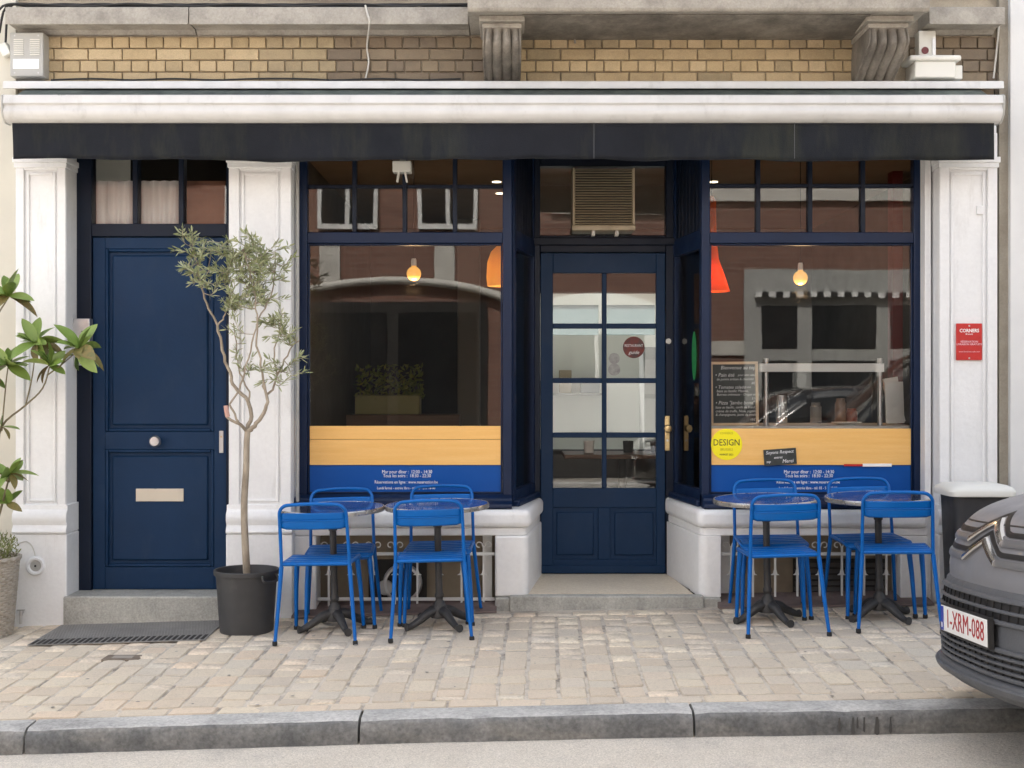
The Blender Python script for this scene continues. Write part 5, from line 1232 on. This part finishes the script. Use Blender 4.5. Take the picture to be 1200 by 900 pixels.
# sensor in the fanlight of the window beside the olive tree
so = empty('motion_sensor', (PX(471, .12), .15, PZ(200, .12)), 'white sensor box under the awning at the fanlight', 'sensor')
box('case', PLASTW, so, -.058, .058, -.05, .05, -.01, .06, .006); box('arm', PLASTG, so, -.02, .02, .03, .051, .06, .72 * .3, .002)
for s in (-1, 1): o = box('prong', PLASTW, so, s * .018 - .006, s * .018 + .006, -.03, .0, -.075, -.011, .002); o.rotation_euler = (0, R(s * -10), 0)
# cables
def cable(pts, r, m, label, n=4): return thing(MB().tube(smooth_path(pts, n), r, 7).build('cable', m, None, smooth=60), label, 'cable')
yl = -.09
for k in range(3):
    cable([(PX(-8 + k * 5, yl), yl + .03 * k, 3.60 - .05 * k), (PX(3 + 2 * k, yl), yl + .03 * k, 3.705 + .006 * k)] + [(PX(px, yl), yl + .03 * k, 3.712 + .008 * k + .008 * math.sin(px * .05 + k * 2)) for px in range(30, 552, 40)], .007, CABLE, ['black cable along the front edge of the ledge', 'black cable in the middle of the ledge bundle', 'black cable at the rear of the ledge bundle'][k])
cable([(PX(428, -.13), -.128, 3.70), (PX(431, -.13), -.132, 3.64), (PX(433, -.13), -.128, 3.59), (PX(430, .06), .06, 3.50), (PX(432, .06), .065, 3.40), (PX(428, .06), .07, 3.30)], .006, CABLEW, 'pale cable hanging from the ledge over the brown bricks')
cable([(PX(px, .06), .055, PZ(94 - (1.5 if px % 100 < 50 else 0), .06)) for px in range(60, 570, 48)], .006, CABLE, 'thin black cable along the bricks above the awning')
cable([(PX(1172, .03), .05, 3.62), (PX(1170, .03), .052, 3.5), (PX(1166, .03), .055, 3.3)], .006, CABLEW, 'pale cable hanging beside the white boxes')
cable([(PX(648, .06), .045, 3.64), (PX(664, .06), .05, 3.60), (PX(672, .06), .06, 3.57), (PX(674, .06), .065, 3.52)], .007, STONE, 'short rough pipe stub under the bay soffit')

# ================================================================ ground pieces
dm = empty('door_mat', (PX(150, -.3), -.3, gz(PX(150, -.3), -.3)), 'grey steel scraper grating before the navy door', 'door mat')
q0, q1 = PX(52, -.5), PX(250, -.5); y0, y1 = -.62, -.07
def onp(x, y, h): return (x - dm.location.x, y - dm.location.y, gz(x, y) + h - dm.location.z)
a0, a1 = PX(60, -.62), PX(244, -.62)
q0, q1 = PX(32, -.62), PX(240, -.62)
m = MB().add([onp(q0, y0, .006), onp(q1, y0, .006), onp(q1, y1, .006), onp(q0, y1, .006), onp(q0, y0, .011), onp(q1, y0, .011), onp(q1, y1, .011), onp(q0, y1, .011)], [(0, 3, 2, 1), (4, 5, 6, 7), (0, 1, 5, 4), (1, 2, 6, 5), (2, 3, 7, 6), (3, 0, 4, 7)])
m.build('plate', MATM, dm)
n = 30
for k in range(n):
    x = q0 + .02 + (q1 - q0 - .04) * k / (n - 1)
    for (ya, yb) in ((y0 + .012, y0 + .13),):
        v = [onp(x - .009, ya, .0115), onp(x + .009, ya, .0115), onp(x + .009, yb, .0115), onp(x - .009, yb, .0115)]
        MB().add(v + [(a, b, c + .002) for a, b, c in v], [(4, 5, 6, 7), (0, 1, 5, 4), (1, 2, 6, 5), (2, 3, 7, 6), (3, 0, 4, 7)]).build('slot', DARKIN, dm)
mm = MB(); 
for j in range(11):
    for k in range(56):
        x = q0 + .02 + (q1 - q0 - .04) * (k + .5 * (j % 2)) / 56.5; y = y0 + .16 + (y1 - y0 - .19) * j / 10
        v = [onp(x - .006, y - .010, .0115), onp(x + .006, y - .010, .0115), onp(x + .006, y + .010, .0115), onp(x - .006, y + .010, .0115)]
        mm.add([onp(x - .007, y, .0112), onp(x, y - .016, .0112), onp(x + .007, y, .0112), onp(x, y + .016, .0112), onp(x, y, .0145)], [(0, 1, 4), (1, 2, 4), (2, 3, 4), (3, 0, 4)])
mm.build('tread_studs', MATM, dm, kind='stuff')
cx = PX(143, -1.0); cy = -.98
cv = empty('water_cover', (cx, cy, gz(cx, cy)), 'small rusty iron cover set in the pavers', 'cover')
o = box('cover', mat('rusty_iron', (.14, .11, .085), .8, c2=(.22, .18, .14), nscale=20, bump=.5), cv, -.10, .10, -.06, .06, -.01, .0065, .002); box('lid', mat('worn_iron', (.32, .29, .25), .7), cv, -.055, .055, -.03, .03, .0067, .009, .001)
# bin beside the van
bxx = PX(1143, -.28); byy = -.26
bn = empty('bin', (bxx, byy, gz(bxx, byy)), 'dark bin with a white domed lid between pillar and van', 'bin')
zl_ = PZ(580, byy) - gz(bxx, byy)
def rrect(w_, d, r): return round_poly([(-w_, -d), (w_, -d), (w_, d), (-w_, d)], [r] * 4, 6)
m = MB(); rings = []
for z, s in ((0.001, .80), (.02, .82), (zl_ * .5, .90), (zl_ - .03, .97), (zl_ - .001, .985)): rings.append([(a * s, b * s, z) for a, b in rrect(.17, .15, .06)])
k = len(rings[0]); m.add([p for r in rings for p in r], [(j * k + i, j * k + (i + 1) % k, (j + 1) * k + (i + 1) % k, (j + 1) * k + i) for j in range(4) for i in range(k)] + [tuple(range(k))[::-1], tuple(4 * k + i for i in range(k))]); m.build('body', mat('bin_plastic', (.035, .037, .042), .5), bn, smooth=40)
m = MB(); rings = []
for z, s in ((zl_, 1.0), (zl_ + .004, 1.12), (zl_ + .03, 1.14), (zl_ + .05, 1.08), (zl_ + .066, .9), (zl_ + .074, .5), (zl_ + .076, .02)): rings.append([(a * s, b * s, z) for a, b in rrect(.178, .16, .07)])
m.add([p for r in rings for p in r], [(j * k + i, j * k + (i + 1) % k, (j + 1) * k + (i + 1) % k, (j + 1) * k + i) for j in range(6) for i in range(k)] + [tuple(range(k))[::-1], tuple(6 * k + i for i in range(k))]); m.build('lid', PLASTW, bn, smooth=40)

# ================================================================ houses across the street (mirrored in the glass)
def brick_tex(name, c1, c2, cm):
    m = bpy.data.materials.new(name); m.use_nodes = True; n = m.node_tree.nodes; l = m.node_tree.links; p = n['Principled BSDF']; p.inputs['Roughness'].default_value = .9
    tc = n.new('ShaderNodeTexCoord'); sx_ = n.new('ShaderNodeSeparateXYZ'); cx_ = n.new('ShaderNodeCombineXYZ'); l.new(tc.outputs['Object'], sx_.inputs[0]); l.new(sx_.outputs[0], cx_.inputs[0]); l.new(sx_.outputs[2], cx_.inputs[1])
    b = n.new('ShaderNodeTexBrick'); b.inputs['Scale'].default_value = 1; b.inputs['Brick Width'].default_value = .22; b.inputs['Row Height'].default_value = .075; b.inputs['Mortar Size'].default_value = .009
    b.inputs['Color1'].default_value = (*c1, 1); b.inputs['Color2'].default_value = (*c2, 1); b.inputs['Mortar'].default_value = (*cm, 1); l.new(cx_.outputs[0], b.inputs['Vector']); l.new(b.outputs['Color'], p.inputs['Base Color'])
    return m
RB = brick_tex('red_brick', (.21, .105, .076), (.155, .075, .055), (.20, .14, .115))
YO = -9.6
OST = mat('opposite_stone', (.55, .53, .48), .8, c2=(.46, .44, .40), nscale=3); OW = mat('opposite_white', (.72, .72, .70), .7, c2=(.66, .66, .64), nscale=2)
oh = empty('red_brick_house', (0, YO, -.05), 'red brick house with white bands across the street, seen mirrored in the glass', 'building')
def ob(nm, m, x0, x1, z0, z1, d0, d1, bv=0., par=oh): return box(nm, m, par, x0, x1, d0, d1, z0, z1, bv)
ob('wall', RB, -9, 9, -.3, 4.9, -.4, 0); ob('upper_wall', OW, -9, 9, 4.9, 6.8, -.4, .012)  # upper storey is out of view, made white to bounce neutral light at the cafe
ob('stone_band', OST, .6, 9, 4.02, 4.22, .001, .06); ob('stone_band', OST, -9, -3.2, 1.25, 1.4, .001, .03); ob('stone_band', OST, 2.35, 3.25, 1.85, 2.05, .001, .03); ob('plinth', OST, -9, 9, -.3, .35, .001, .05)
# dark shopfront with a curved pale moulding
DW = mat('dark_shopfront', (.03, .03, .03), .3)
ob('shopfront', DW, -2.95, -.35, -.2, 2.6, .002, .06)
for x0, x1 in ((-2.8, -1.75), (-1.6, -.5)): ob('shop_pane', CARG, x0, x1, .5, 2.45, .061, .068)
MB().tube([(-3.25 + .16 * i, .07, 2.62 + .28 * math.sin(math.pi * i / 20) ** .7) for i in range(21)], .055, 8).build('arched_moulding', OST, oh, smooth=60)
for x in (-.95, -2.55): ob('stone_block', OST, x - .14, x + .14, 2.85, 3.55, .001, .04)
# white arched entrance bay
pts = [(.25, -.2), (2.3, -.2), (2.3, 2.45)] + [(1.275 + 1.025 * math.cos(math.pi * k / 16), 2.45 + .38 * math.sin(math.pi * k / 16)) for k in range(1, 16)] + [(.25, 2.45)]
MB().prism(pts, .002, .07, 'y').build('white_bay', OW, oh)
ob('mirror_dark_panel', DW, .2, 2.34, -.25, .72, .071, .10); ob('mirror_dark_panel', DW, 2.35, 3.24, -.25, 1.72, .031, .06); ob('bay_window', CARG, .55, 2.0, 1.55, 2.2, .071, .08); ob('window_bar', OW, 1.25, 1.31, 1.55, 2.2, .081, .09)  # dark panels added to darken the reflections in door and chalkboard glass
# white framed shop window
ob('shop_surround', mat('grey_stone_surround', (.36, .36, .34), .8, c2=(.30, .30, .285), nscale=3), 3.25, 5.95, .3, 3.05, .002, .05)
for x0, x1 in ((3.5, 4.0), (4.2, 5.1), (5.3, 5.75)):
    ob('shop_pane', CARG, x0, x1, 1.95, 2.55, .0505, .056); ob('shop_pane', CARG, x0, x1, .6, 1.78, .0505, .056)
for k in range(26): ob('awning_fringe', DW if k % 2 else OW, 3.4 + k * .095, 3.4 + (k + 1) * .095 - .004, 2.66, 2.73, .052, .14)
# upper windows
for x in (-7.2, -4.9, 1.6, 3.6, 5.6, 7.6):
    ob('window_surround', OW, x - .55, x + .55, 4.3 if abs(x) > 3 else 4.3, 6.3, .002, .07)
    for a, b in ((-.45, -.03), (.03, .45)):
        ob('window_pane', CARG, x + a, x + b, 4.42, 5.5, .071, .077); ob('window_pane', CARG, x + a, x + b, 5.56, 6.15, .071, .077)
for x in (-3.6, -2.3, -.9): 
    ob('window_surround', OW, x - .42, x + .42, 3.62, 5.6, .045, .085)
    for a in (-.36, .03): ob('window_pane', CARG, x + a, x + a + .33, 3.7, 4.5, .086, .092)
for s, lab, mm in ((-1, 'grey rendered house beyond the cars across the street', PALE), (1, 'cream rendered house beside the red brick house across the street', CREAM)):
    e = empty('rendered_house', (s * 12.6, YO, -.05), lab, 'building'); box('wall', mm, e, -3.55, 3.55, -.4, 0, -.3, 7)
    for x in (-2, 0, 2):
        for z in (.9, 4.0): q = box('window', OW, e, x - .5, x + .5, .002, .06, z, z + 1.7); box('pane', CARG, q, x - .42, x + .42, .061, .067, z + .08, z + 1.62)
